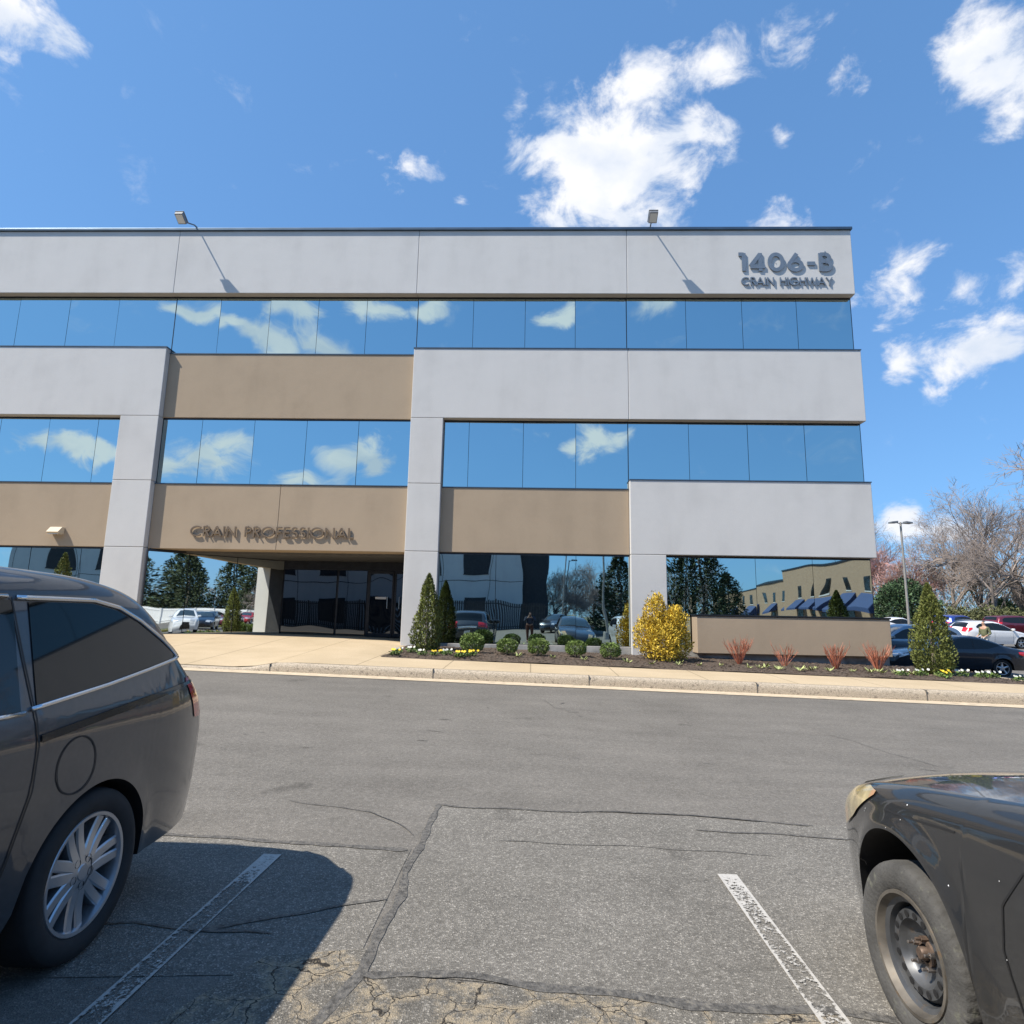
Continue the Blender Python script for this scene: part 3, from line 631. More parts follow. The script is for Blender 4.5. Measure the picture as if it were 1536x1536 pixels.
# ------------------------------------------------------------------ lettering (stroke built)
def arc(cx, cy, rx, ry, a0, a1, n=18): return [(cx + rx * cos(radians(lerp(a0, a1, i / n))), cy + ry * sin(radians(lerp(a0, a1, i / n)))) for i in range(n + 1)]
GLY = {
 'C': (.86, [arc(.5, .5, .46, .46, 48, 312, 26)]),
 'R': (.56, [[(.07, 0), (.07, 1)], [(.07, .96), (.26, .96)] + arc(.26, .73, .24, .23, 90, -90, 12) + [(.07, .5)], [(.26, .5), (.52, 0)]]),
 'A': (.78, [[(.02, 0), (.39, .99)], [(.39, .99), (.76, 0)], [(.14, .30), (.64, .30)]]),
 'I': (.14, [[(.07, 0), (.07, 1)]]),
 'N': (.76, [[(.07, 0), (.07, 1)], [(.07, .97), (.69, .03)], [(.69, 0), (.69, 1)]]),
 'P': (.54, [[(.07, 0), (.07, 1)], [(.07, .96), (.26, .96)] + arc(.26, .72, .23, .24, 90, -90, 12) + [(.07, .48)]]),
 'O': (.98, [arc(.49, .5, .46, .46, 0, 360, 34)]),
 'F': (.48, [[(.07, 0), (.07, 1)], [(.07, .96), (.46, .96)], [(.07, .52), (.43, .52)]]),
 'E': (.50, [[(.07, 0), (.07, 1)], [(.07, .96), (.48, .96)], [(.07, .52), (.45, .52)], [(.07, .04), (.48, .04)]]),
 'S': (.50, [arc(.25, .74, .19, .22, 35, 270, 18) + arc(.25, .27, .21, .24, 90, -150, 18)]),
 'L': (.46, [[(.07, 0), (.07, 1)], [(.07, .04), (.44, .04)]]),
 'H': (.70, [[(.07, 0), (.07, 1)], [(.63, 0), (.63, 1)], [(.07, .52), (.63, .52)]]),
 'G': (.96, [arc(.5, .5, .46, .46, 45, 352, 28) + [(.55, .44)]]),
 'W': (1.06, [[(.02, 1), (.28, .02)], [(.28, .02), (.53, .95)], [(.53, .95), (.78, .02)], [(.78, .02), (1.04, 1)]]),
 'Y': (.66, [[(.02, 1), (.33, .48)], [(.64, 1), (.33, .48)], [(.33, .5), (.33, 0)]]),
 '1': (.36, [[(.02, .93), (.24, .93)], [(.24, 0), (.24, 1)]]),
 '4': (.72, [[(.50, 0), (.50, 1)], [(.50, .95), (.07, .28)], [(.05, .24), (.70, .24)]]),
 '0': (.74, [arc(.37, .5, .28, .43, 0, 360, 34)]),
 '6': (.72, [arc(.36, .32, .27, .26, 0, 360, 28), [(.13, .45), (.44, .97)]]),
 '-': (.46, [[(.06, .42), (.40, .42)]]),
 'B': (.62, [[(.09, 0), (.09, 1)], [(.09, .93), (.28, .93)] + arc(.28, .73, .18, .20, 90, -90, 12) + [(.09, .53)], [(.09, .53), (.30, .53)] + arc(.30, .30, .22, .23, 90, -90, 12) + [(.09, .07)]]),
}
def ribbon(m, pts, wd, y0, y1):
    closed = (V3(pts[0]) - V3(pts[-1])).length < 1e-6
    n_ = len(pts); F = []; B = []
    if closed: pts = pts[:-1]; n_ -= 1
    L, R_ = [], []
    for i, p in enumerate(pts):
        a = V3(pts[(i - 1) % n_]) if (closed or i > 0) else None; b = V3(pts[(i + 1) % n_]) if (closed or i < n_ - 1) else None; p = V3(p)
        d1 = (p - a).normalized() if a is not None else (b - p).normalized(); d2 = (b - p).normalized() if b is not None else d1
        nn = V3((-(d1.y + d2.y), d1.x + d2.x)); nn.normalize(); k = max(.5, nn.dot(V3((-d1.y, d1.x))))
        L.append(p + nn * wd / 2 / k); R_.append(p - nn * wd / 2 / k)
    o = len(m.v); vs = []
    for y in (y0, y1):
        for q in (L, R_): vs += [(p.x, y, p.y) for p in q]
    fs = []; K = n_ if closed else n_ - 1
    for i in range(K):
        j = (i + 1) % n_
        fs += [(i, j, n_ + j, n_ + i), (2*n_ + i, 3*n_ + i, 3*n_ + j, 2*n_ + j), (i, 2*n_ + i, 2*n_ + j, j), (n_ + i, n_ + j, 3*n_ + j, 3*n_ + i)]
    if not closed: fs += [(0, n_, 3*n_, 2*n_), (n_ - 1, 3*n_ - 1, 4*n_ - 1, 2*n_ - 1)]
    m.add(vs, fs)
def sign(text, x0, x1, z, h, y, stroke, depth, gap, standoff, mat, label):
    root = empty('sign_lettering', ((x0 + x1) / 2, y, z)); tag(root, label, 'sign')
    adv = sum(GLY[c][0] if c != ' ' else .42 for c in text) + gap * (len(text) - 1)
    s = (x1 - x0) / adv; x = x0
    for c in text:
        if c == ' ': x += (.42 + gap) * s; continue
        wd, strokes = GLY[c]; m = MB()
        for k, st in enumerate(strokes):
            ribbon(m, [((px * s), py * h) for px, py in st], stroke, y - depth - .0021 * k, y - .001 * k)
        m.box(wd * s * .5 - .008, wd * s * .5 + .008, y - .004, y + standoff, h * .45, h * .45 + .016)
        m.v = [(a + x - root.location.x, b - root.location.y, cc_ + z - root.location.z) for a, b, cc_ in m.v]
        m.build('letter', M[mat], root); x += (wd + gap) * s
    return root
sign('CRAIN PROFESSIONAL', -9.33, -4.83, 3.53, .275, TY - .022, .038, .034, .12, .024, 'bronze', 'tan raised letters reading CRAIN PROFESSIONAL over the entrance')
sign('1406-B', 5.74, 8.38, 11.28, .55, WY - .008, .112, .03, .10, .010, 'numeral', 'large blue grey raised numerals reading 1406-B at the top right corner')
sign('CRAIN HIGHWAY', 5.80, 8.33, 10.85, .235, WY - .008, .031, .03, .09, .010, 'numeral', 'small blue grey raised letters reading CRAIN HIGHWAY under the big numerals')

# ------------------------------------------------------------------ roof floodlights, wall lamp
def floodlight(x, label):
    r = empty('floodlight', (x, 16.6, 12.64)); tag(r, label, 'floodlight', 'floodlights on the roof edge')
    m = MB(); m.box(-.10, .10, -.10, .10, 0, .02); m.build('mounting_plate', M['fixture'], r, bevel=.004)
    m = MB(); m.tube([(0, 0, .015), (0, -.02, .06), (-.02, -.20, .055), (-.06, -.62, -.13)], .02, 8); m.build('arm', M['fixture'], r)
    m = MB(); m.box(-.17, .17, -.22, .10, -.075, .075); m.box(-.19, .19, -.24, .12, .075, .10)
    h = m.build('lamp_head', M['fixture'], r, bevel=.012, loc=(-.07, -.74, -.16), rot=(radians(-32), 0, 0)); h.scale = (.68, .95, .75)
    m = MB(); m.box(-.145, .145, -.19, .07, -.082, -.0755); m.build('lens', M['fixlens'], h)
floodlight(-10.02, 'grey floodlight on the roof edge above the entrance bay, left of the two')
floodlight(3.3, 'grey floodlight on the roof edge above the right bays, right of the two')
wl = empty('wall_light', (-13.05, TY, 3.62)); tag(wl, 'beige box lamp fixed on the tan band at the left', 'wall light')
m = MB(); m.prism([(0, -.09), (-.20, -.09), (-.24, -.05), (-.10, .10), (0, .10)], 'x', -.17, .17); m.build('housing', M['beigebox'], wl, bevel=.008)
m = MB(); m.box(-.14, .14, -.21, -.03, -.105, -.091); m.build('lens', M['fixlens'], wl)

# ------------------------------------------------------------------ cars
def catmull(pts, n):
    P = [V3((p[0], p[1], 0)) for p in pts]; out = []
    P = [P[0] * 2 - P[1]] + P + [P[-1] * 2 - P[-2]]
    seg = len(P) - 3
    for i in range(n + 1):
        t = i / n * seg; k = min(int(t), seg - 1); t -= k
        a, b, c, d = P[k:k+4]
        # centripetal-like tension for tight corners
        q = .5 * ((2 * b) + (c - a) * t + (2*a - 5*b + 4*c - d) * t * t + (3*b - a - 3*c + d) * t ** 3)
        out.append((q.x, q.y))
    return out
class Body:
    """A car shell: side view outline (y forward, z up), half width by height, rounded plan."""
    def __init__(s, outline, W, wheels, ra, plan_f, plan_r, rnd=.12, crown=(.035, .12, .08), n=220, flare=.02, sharp=2.6):
        s.W = W; s.wheels = wheels; s.ra = ra; s.rnd = rnd; s.flare = flare
        s.P = catmull(outline, n); s.n = n
        s.yf = max(p[0] for p in s.P); s.yr = min(p[0] for p in s.P); s.pf = plan_f; s.pr = plan_r; s.crown = crown; s.sharp = sharp
        s.top = []
        N_ = 300
        for i in range(N_ + 1):
            y = lerp(s.yr, s.yf, i / N_); z = 0
            for a, b in zip(s.P, s.P[1:]):
                if min(a[0], b[0]) <= y <= max(a[0], b[0]) and abs(b[0] - a[0]) > 1e-9:
                    z = max(z, a[1] + (b[1] - a[1]) * (y - a[0]) / (b[0] - a[0]))
            s.top.append(z)
        s.z0f = s.P[0][1]; s.z0r = s.P[-1][1]
    def ztop(s, y):
        t = clamp((y - s.yr) / (s.yf - s.yr)) * 300; k = min(299, int(t)); return lerp(s.top[k], s.top[k+1], t - k)
    def plan(s, y):
        L, drop = s.pf; u = clamp((y - (s.yf - L)) / L); a = drop * u ** s.sharp
        L, drop = s.pr; u = clamp(((s.yr + L) - y) / L); return 1 - a - drop * u ** s.sharp
    def xs(s, y, z):
        w_ = interp(s.W, z) * s.plan(y)
        d = max(0, s.ztop(y) - z)
        if d < s.rnd: w_ -= s.rnd * .8 * (1 - sqrt(max(0, 1 - (1 - d / s.rnd) ** 2)))
        for wy in s.wheels:
            r = sqrt((y - wy) ** 2 + (z - .33) ** 2)
            if z > .2 and r > s.ra - .01: w_ += s.flare * exp(-((r - s.ra) / .06) ** 2)
        return w_
    def low(s, y):
        z = lerp(s.z0r, s.z0f, clamp((y - s.yr) / (s.yf - s.yr))); 
        z = min(z, .30) if s.yr + .5 < y < s.yf - .5 else z
        for wy in s.wheels:
            d = abs(y - wy)
            if d < s.ra: z = max(z, .33 + sqrt(s.ra ** 2 - d * d))
        return z
    def norm2(s, i):
        a = s.P[max(0, i - 1)]; b = s.P[min(s.n, i + 1)]; d = V3((b[0] - a[0], b[1] - a[1])); 
        if d.length < 1e-9: return V3((0, 1))
        d.normalize(); n_ = V3((-d.y, d.x)); return n_ if True else -n_
    def edgepos(s, i):
        y, z = s.P[i]; return s.xs(y, z), y, z
    def toppos(s, i, u, off=0):
        x, y, z = s.edgepos(i)
        n_ = s.norm2(i)
        # outline runs front bottom > top > rear bottom: outward normal
        nn = V3((n_.x, n_.y)); nn = nn if (nn.y > 0 or abs(nn.y) < .3) else nn
        if y > 0 and nn.x < 0 and abs(nn.y) < .6: nn = -nn
        if y < 0 and nn.x > 0 and abs(nn.y) < .6: nn = -nn
        if nn.y < -.6 and .5 < z: nn = -nn
        c = lerp(s.crown[0], s.crown[1] if y > 0 else s.crown[2], abs(nn.x) ** 1.5) * (1 - abs(u) ** 2.2) + off
        return V3((x * u, y + nn.x * c, z + nn.y * c))
    def shell(s, m):
        ys_ = []
        M_ = 22
        for side in (1, -1):
            P = []
            for i in range(s.n + 1):
                y, z = s.P[i]; qy = y * .985 + (s.yf + s.yr) * .0075; row = []
                # snap to arch ends
                for wy in s.wheels:
                    for e in (-s.ra, s.ra):
                        if abs(qy - (wy + e)) < (s.yf - s.yr) / s.n * .5: qy = wy + e + (1e-4 if e < 0 else -1e-4)
                qz = min(s.low(qy), z)
                for j in range(M_ + 1):
                    t = (j / M_) ** 1.35; yy = lerp(y, qy, t); zz = lerp(z, qz, t)
                    row.append((side * s.xs(yy, zz), yy, zz))
                P.append(row)
            m.grid(P)
            # return lip and wheel wells
            P2 = []
            for r in P:
                x, y, z = r[-1]; P2.append([(x, y, z), (x - side * .03, y, z - .004), (side * max(.3, abs(x) - .40), y, z)])
            mi = m.mi; m.mi = 1; m.grid(P2); m.mi = mi
        P = [[s.toppos(i, u / 8) for u in range(-8, 9)] for i in range(s.n + 1)]
        m.grid(P)
    def side_patch(s, m, lo, up, side, off, nx=30, nz=8):
        y0, y1 = lo[0][0], lo[-1][0]; P = []
        for i in range(nx + 1):
            y = lerp(y0, y1, i / nx); a, b = interp(lo, y), interp(up, y)
            if b < a: b = a
            P.append([(side * (s.xs(y, lerp(a, b, j / nz)) + off), y, lerp(a, b, j / nz)) for j in range(nz + 1)])
        m.grid(P)
    def side_line(s, m, pts, side, rad, off, n=10, flat_=None):
        L = []
        for a, b in zip(pts, pts[1:]):
            for i in range(n): L.append((lerp(a[0], b[0], i / n), lerp(a[1], b[1], i / n)))
        L.append(pts[-1])
        if flat_:
            P = []
            for i, p in enumerate(L):
                a = L[max(0, i - 1)]; b = L[min(len(L) - 1, i + 1)]; d = V3((b[0] - a[0], b[1] - a[1])).normalized(); q = (-d.y, d.x)
                P.append([(side * (s.xs(p[0] + q[0] * k * flat_, p[1] + q[1] * k * flat_) + off), p[0] + q[0] * k * flat_, p[1] + q[1] * k * flat_) for k in (-1, 0, 1)])
            m.grid(P)
        else: m.tube([(side * (s.xs(p[0], p[1]) + off), p[0], p[1]) for p in L], rad, 6)
    def idx(s, y, upper=True):
        c = [i for i in range(s.n + 1)]
        zmin = .5
        return min(c, key=lambda i: abs(s.P[i][0] - y) + (0 if s.P[i][1] > zmin else 9))
    def top_patch(s, m, y0, y1, u0, u1, off, mz=None):
        i0, i1 = sorted((s.idx(y0), s.idx(y1)))
        P = [[s.toppos(i, lerp(u0, u1, k / 10), off) for k in range(11)] for i in range(i0, i1 + 1)]
        m.grid(P)
    def z_patch(s, m, z0, z1, u0, u1, off, front=True):
        ii = [i for i in range(s.n + 1) if z0 <= s.P[i][1] <= z1 and (s.P[i][0] > 0) == front and abs(s.norm2(i).x) > .25]
        if len(ii) < 2: return
        m.grid([[s.toppos(i, lerp(u0, u1, k / 8), off) for k in range(9)] for i in ii])

def make_wheel(par, x, y, r, rim_r, kind, side, steer=0, detail=1, tz=0.0, wd=.20):
    nseg = 216 if kind == 'steel' else 96 if detail > 1 else 28
    hw = wd / 2
    prof = [(rim_r, -hw * .9), (rim_r + .02, -hw), (r * .93, -hw * 1.02), (r * .985, -hw * .86), (r, -hw * .6), (r, 0), (r, hw * .6), (r * .985, hw * .86), (r * .965, hw * .97), (r * .90, hw * 1.04), (lerp(rim_r, r, .5), hw * 1.07), (rim_r + .015, hw * 1.0), (rim_r + .003, hw * .9)]
    fn = None
    if kind == 'steel':
        def fn(q, k, rr, h):
            if q in (4, 6, 7) and k % 4 == 0: return rr - .004, h
            return rr, h
    m = MB(); m.lathe(prof, nseg, 'x', fn)
    if side < 0: m.v = [(-a, b, c) for a, b, c in m.v]
    # root of the wheel group: the tyre mesh itself is named wheel
    wobj = m.build('wheel', M['rubber_old' if kind == 'steel' else 'rubber'], par, smooth=True, loc=(x, y, r + tz), angle=50)
    wobj.rotation_euler = (0, 0, steer)
    S_ = side
    m = MB(); f = hw * .86
    mats = [M['alloy'], M['black'], M['alloy']]
    if kind == 'alloy':
        m.lathe([(rim_r + .006, f + .006), (rim_r + .002, f + .012), (rim_r - .012, f + .010), (rim_r - .018, f - .02), (rim_r - .03, -hw * .8)], nseg)
        m.mi = 1; m.lathe([(rim_r - .02, f - .10), (.02, f - .10), (.001, f - .10)], 32); m.mi = 0
        ns = 7 if detail > 1 else 5
        m.lathe([(.001, f - .006), (.030, f - .006), (.034, f - .010), (.075, f - .014), (.088, f - .03), (.088, f - .06)], 40)
        for k in range(ns):
            a = 2 * pi * k / ns + .3
            for o_ in ((-.029, .029) if detail > 1 else (0,)):
                wdt = .0225 if detail > 1 else .03
                P = []
                for q in range(9):
                    rr = lerp(.06, rim_r - .006, q / 8); spread = o_ * lerp(.66, 1.16, q / 8); ww = wdt * lerp(1.12, 1.02, q / 8)
                    xo = f - .010 - .007 * sin(pi * q / 8) * 1 + .006 * (q / 8)
                    row = []
                    for (tt, dx) in ((-1.0, -.05), (-1.0, -.006), (-.7, 0), (.7, 0), (1.0, -.006), (1.0, -.05)):
                        t_ = spread + tt * ww
                        row.append((xo + dx, rr * cos(a) - t_ * sin(a), rr * sin(a) + t_ * cos(a)))
                    P.append(row)
                m.grid(P)
        if detail > 1:
            m.mi = 1
            for k in range(5):
                a = 2 * pi * k / 5 + .9; cy, cz = .056 * cos(a), .056 * sin(a)
                m.lathe([(.017, f - .009), (.014, f - .030), (.0, f - .030)], 14); vs = m.v[-14 * 3:]; m.v[-14 * 3:] = [(q[0], q[1] + cy, q[2] + cz) for q in vs]
            m.mi = 0
    else:
        m.mi = 2; m.lathe([(rim_r + .008, f + .004), (rim_r + .006, f + .014), (rim_r - .006, f + .014), (rim_r - .012, f + .0), (rim_r - .018, f - .012)], nseg)
        m.mi = 0; m.lathe([(rim_r - .018, f - .012), (rim_r - .034, f - .020), (rim_r - .040, f - .045), (rim_r - .044, f - .062), (rim_r - .050, f - .040), (rim_r - .058, f - .026), (rim_r - .088, f - .024), (.100, f - .046), (.092, f - .058), (.074, f - .066), (.060, f - .064), (.030, f - .064), (.001, f - .064)], nseg)
        mats = [M['steel'], M['black'], M['steel_lip'], M['rust']]
        m.mi = 1
        for k in range(16):
            a = 2 * pi * k / 16; rr = rim_r - .073; cy, cz = rr * cos(a), rr * sin(a)
            m.add([(f - .0215, cy + .0125 * cos(t) * 1.0, cz + .0125 * sin(t)) for t in [2 * pi * q / 14 for q in range(14)]], [tuple(range(14))])
        m.mi = 3; m.lathe([(.024, f - .063), (.024, f - .038), (.018, f - .030), (.001, f - .030)], 24)
        m.lathe([(.046, f - .0625), (.044, f - .055), (.030, f - .052)], 24)
    if S_ < 0: m.v = [(-a, b, c) for a, b, c in m.v]
    m.build('rim', mats, wobj, smooth=True, angle=38)
    if kind == 'steel' and detail > 1:
        for k in range(5):
            a = 2 * pi * k / 5 + .35; cy, cz = .050 * cos(a), .050 * sin(a); mm = MB()
            mm.prism([(cy + .0105 * cos(t), cz + .0105 * sin(t)) for t in [2 * pi * q / 6 for q in range(6)]], 'x', S_ * (f - .066), S_ * (f - .036))
            mm.prism([(cy + .006 * cos(t), cz + .006 * sin(t)) for t in [2 * pi * q / 10 for q in range(10)]], 'x', S_ * (f - .036), S_ * (f - .018))
            mm.build('lug_nut', M['nut'] if k != 1 else M['rust'], wobj, bevel=.0015)
    return wobj

SPEC = {
 'sedan': dict(out=[(2.18,.24),(2.28,.42),(2.25,.60),(2.05,.74),(1.5,.88),(1.0,.96),(.75,1.05),(.1,1.38),(-.3,1.44),(-.75,1.42),(-1.2,1.28),(-1.65,1.10),(-2.05,1.03),(-2.26,.94),(-2.31,.62),(-2.22,.28)],
    W=[(.25,.82),(.45,.87),(.7,.90),(.9,.885),(1.0,.85),(1.2,.75),(1.44,.60)], wh=(1.38,-1.36), r=.33, ws=(.82,.16), rw=(-1.02,-1.62),
    win=([(-1.35,1.14),(-.9,1.02),(.75,.96)], [(-1.35,1.18),(-.8,1.33),(-.2,1.385),(.15,1.32),(.75,1.0)]), hl=(.60,.76), tl=(.74,.94)),
 'hatch': dict(out=[(1.98,.24),(2.06,.42),(2.02,.62),(1.80,.80),(1.2,.96),(.95,1.02),(.75,1.12),(.15,1.44),(-.3,1.52),(-1.1,1.50),(-1.6,1.42),(-1.85,1.22),(-2.0,1.0),(-2.07,.8),(-2.08,.5),(-2.0,.28)],
    W=[(.25,.80),(.45,.84),(.7,.87),(.95,.86),(1.05,.83),(1.25,.74),(1.52,.60)], wh=(1.25,-1.30), r=.32, ws=(.84,.2), rw=(-1.62,-1.90),
    win=([(-1.45,1.16),(-.9,1.06),(.8,1.0)], [(-1.45,1.25),(-1.2,1.40),(-.3,1.455),(.2,1.38),(.8,1.04)]), hl=(.66,.84), tl=(.92,1.18)),
 'suv': dict(out=[(2.2,.28),(2.3,.50),(2.28,.80),(2.1,.98),(1.4,1.08),(1.05,1.13),(.9,1.2),(.3,1.58),(-.2,1.68),(-1.3,1.67),(-1.9,1.60),(-2.1,1.38),(-2.25,1.05),(-2.31,.7),(-2.25,.32)],
    W=[(.3,.86),(.5,.91),(.85,.94),(1.05,.93),(1.15,.90),(1.4,.80),(1.68,.68)], wh=(1.38,-1.38), r=.36, ws=(.98,.36), rw=(-1.98,-2.14),
    win=([(-1.85,1.22),(-1.2,1.15),(.95,1.10)], [(-1.85,1.40),(-1.6,1.54),(-.3,1.60),(.3,1.50),(.95,1.14)]), hl=(.78,.98), tl=(.95,1.2)),
}
def make_car(kind, paint, loc, heading, label, group=None, cat='car', name='parked_car'):
    sp = SPEC[kind]; z = G(loc[0], loc[1]); gx_ = (G(loc[0] + 1, loc[1]) - G(loc[0] - 1, loc[1])) / 2; gy_ = (G(loc[0], loc[1] + 1) - G(loc[0], loc[1] - 1)) / 2
    n_ = V3((-gx_, -gy_, 1)).normalized(); f = V3((-sin(radians(heading)), cos(radians(heading)), 0)); f = (f - n_ * f.dot(n_)).normalized(); r_ = f.cross(n_)
    root = empty(name, (loc[0], loc[1], z)); root.rotation_euler = Matrix((r_, f, n_)).transposed().to_euler()
    tag(root, label, cat, group)
    b = Body(sp['out'], sp['W'], sp['wh'], sp['r'] + .045, (.75, .22), (.6, .16), n=110)
    m = MB(); b.shell(m); bo = m.build('body', [M[paint], M['black']], root, smooth=True, angle=42)
    for side in (1, -1):
        m = MB(); b.side_patch(m, sp['win'][0], sp['win'][1], side, .004, 24, 6); m.build('side_window', M['carglass'], root, smooth=True)
        m = MB()
        for yy in (-.42,): b.side_line(m, [(yy, interp(sp['win'][0], yy)), (yy - .05, interp(sp['win'][1], yy))], side, 0, .007, 4, .03)
        for yy in (.72, -.42, -1.2): b.side_line(m, [(yy, .34), (yy, .9)], side, 0, .003, 6, .005)
        m.build('door_pillar', M['black'], root)
        mx_, my_ = sp['ws'][0] - .12, interp(sp['win'][0], sp['ws'][0] - .12) + .05
        m = MB(); xx = b.xs(mx_, my_); m.box(min(side * (xx - .02), side * (xx + .17)), max(side * (xx - .02), side * (xx + .17)), mx_ - .05, mx_ + .05, my_ - .03, my_ + .10); m.build('wing_mirror', M[paint], root, bevel=.03)
        for wy in sp['wh']: make_wheel(root, side * (interp(sp['W'], .35) - .10), wy, sp['r'], sp['r'] * .66, 'alloy', side)
        h0, h1 = sp['hl']; m = MB(); b.z_patch(m, h0, h1, side * .55, side * 1.0, .006)
        yf = b.yf; b.side_patch(m, [(yf - .42, h1 - .03), (yf - .12, h0)], [(yf - .42, h1), (yf - .12, h1 - .02)], side, .005, 8, 3); m.build('headlight', M['lens'], root, smooth=True)
        h0, h1 = sp['tl']; m = MB(); b.z_patch(m, h0, h1, side * .6, side * 1.0, .006, False)
        yr = b.yr; b.side_patch(m, [(yr + .08, h0), (yr + .38, h1 - .08)], [(yr + .08, h1), (yr + .38, h1)], side, .006, 8, 3); m.build('taillight', M['taillight'], root, smooth=True)
    m = MB(); b.top_patch(m, sp['ws'][0], sp['ws'][1], -.9, .9, .006); m.build('windscreen', M['cleanglass'], root, smooth=True)
    m = MB(); b.top_patch(m, sp['rw'][0], sp['rw'][1], -.86, .86, .006); m.build('rear_window', M['carglass'], root, smooth=True)
    m = MB(); b.z_patch(m, .34, sp['hl'][0] - .02, -.5, .5, .008); m.build('grille', M['trimblack'], root, smooth=True)
    m = MB(); zz = .72 if kind != 'suv' else .85; b.z_patch(m, zz - .07, zz + .07, -.18, .18, .012, False); m.build('number_plate', M['plate'], root)
    return root

# --- dark grey minivan, nose away from the building, rear quarter in view
def VY(y): return 1.375 - y     # world y of its side -> local y
van = empty('minivan', (-2.93, 1.42, G(-2.955, 1.375))); van.rotation_euler = (0, 0, pi)
tag(van, 'dark grey minivan parked at the left edge with its rear corner toward the building', 'minivan')
vo = [(-1.05,.26),(-1.20,.42),(-1.22,.62),(-1.15,.84),(-.95,.98),(-.55,1.10),(-.25,1.22),(.25,1.48),(.65,1.60),(1.1,1.645),(1.8,1.66),(2.5,1.655),(2.92,1.635),(3.18,1.585),(3.35,1.49),(3.54,1.28),(3.78,1.06),(3.87,.92),(3.91,.74),(3.885,.55),(3.78,.40),(3.60,.28)]
vb = Body([(VY(y), z) for y, z in vo], [(.25,.945),(.35,.965),(.5,.985),(.8,1.005),(.97,1.0),(1.06,.985),(1.10,.972),(1.3,.925),(1.5,.878),(1.7,.825)],
          (VY(2.88), VY(-.12)), .395, (.85, .20), (.62, .105), rnd=.12, crown=(.022, .14, .10), n=420, flare=.012, sharp=2.4)
m = MB(); vb.shell(m); m.build('body', [M['c_grey'], M['black']], van, smooth=True, angle=44)
L_ = lambda pts: sorted([(VY(y), z) for y, z in pts])
for side in (1, -1):
    # side -1 in local space is the one in view (the van is turned round)
    lo = L_([(2.47,1.105),(2.9,1.155),(3.49,1.235)]); upc = L_([(2.43,1.515),(2.85,1.515),(3.02,1.485),(3.18,1.42),(3.35,1.325),(3.49,1.238)])
    m = MB(); vb.side_patch(m, lo, [(y, z) for y, z in [(p[0], p[1]) for p in upc]], side, .004, 50, 12); q = m.build('quarter_window', M['carglass'], van, smooth=True)
    m = MB(); vb.side_line(m, [(VY(y), z) for y, z in [(2.44,1.098),(2.9,1.145),(3.2,1.185),(3.52,1.232)]], side, .011, .006); vb.side_line(m, [(VY(y), z) for y, z in [(2.41,1.53),(2.86,1.53),(3.03,1.50),(3.19,1.435),(3.36,1.34),(3.52,1.235)]], side, .011, .006)
    m.build('chrome_trim', M['chrome'], q, smooth=True)
    lo = L_([(.1,1.08),(1.35,1.085),(2.39,1.095)]); upc = L_([(.1,1.15),(.55,1.46),(.9,1.51),(2.34,1.52)])
    m = MB(); vb.side_patch(m, lo, upc, side, .004, 50, 10); q = m.build('door_window', M['carglass'], van, smooth=True)
    m = MB(); vb.side_line(m, [(VY(y), z) for y, z in [(.1,1.07),(1.35,1.075),(2.40,1.088)]], side, .011, .006); vb.side_line(m, [(VY(y), z) for y, z in [(.1,1.16),(.55,1.475),(.9,1.525),(2.36,1.533)]], side, .011, .006)
    m.build('chrome_trim', M['chrome'], q, smooth=True)
    m = MB(); vb.side_patch(m, L_([(1.27,1.088),(1.34,1.088)]), L_([(1.27,1.52),(1.34,1.52)]), side, .007, 4, 8); m.build('door_pillar', M['trimblack'], van, smooth=True)
    # seams: sliding door rear edge, rail slot, quarter panel joints
    m = MB(); vb.side_line(m, [(VY(y), z) for y, z in [(2.385,1.53),(2.42,1.30),(2.455,1.10),(2.47,.95),(2.46,.78),(2.40,.55),(2.33,.36)]], side, 0, .005, 8, .0045); m.build('panel_seam', M['black'], van)
    m = MB(); vb.side_line(m, [(VY(y), z) for y, z in [(1.28,1.5),(1.30,.95),(1.30,.34)]], side, 0, .005, 8, .0045); m.build('panel_seam', M['black'], van)
    m = MB(); vb.side_line(m, [(VY(y), z) for y, z in [(3.82,.905),(3.83,.74),(3.80,.50)]], side, 0, .005, 8, .003); m.build('panel_seam', M['black'], van)
    m = MB(); vb.side_line(m, [(VY(y), z) for y, z in [(3.60,1.235),(3.70,1.12),(3.73,1.09)]], side, 0, .005, 8, .0035); m.build('panel_seam', M['black'], van)
    m = MB(); vb.side_patch(m, L_([(2.48,.965),(3.2,1.03),(3.66,1.085)]), L_([(2.48,.995),(3.2,1.062),(3.66,1.10)]), side, .009, 30, 2); m.build('door_rail', M['trimblack'], van, smooth=True)
    # taillight wraps the corner
    m = MB(); vb.side_patch(m, L_([(3.58,1.09),(3.66,.97),(3.70,.88),(3.875,.87)]), L_([(3.58,1.115),(3.70,1.115),(3.78,1.07),(3.875,.97)]), side, .005, 12, 6); vb.z_patch(m, .87, 1.12, side * .62, side * 1.0, .006, False)
    m.build('taillight', M['taillight'], van, smooth=True)
    m = MB(); vb.z_patch(m, .68, .84, side * .5, side * .98, .006); vb.side_patch(m, [(VY(-1.05), .68), (VY(-.7), .84)][::-1], [(VY(-1.05), .84), (VY(-.7), .88)][::-1], side, .005, 8, 3); m.build('headlight', M['lens'], van, smooth=True)
    m = MB(); xx = vb.xs(VY(.35), 1.12); a, b_ = side * (xx - .02), side * (xx + .22); m.box(min(a, b_), max(a, b_), VY(.35) - .07, VY(.35) + .07, 1.08, 1.26); m.build('wing_mirror', M['c_grey'], van, bevel=.04, seg=3)
    for wy in (2.88, -.12): make_wheel(van, side * .878, VY(wy), .345, .240, 'alloy', side, detail=2, wd=.225)
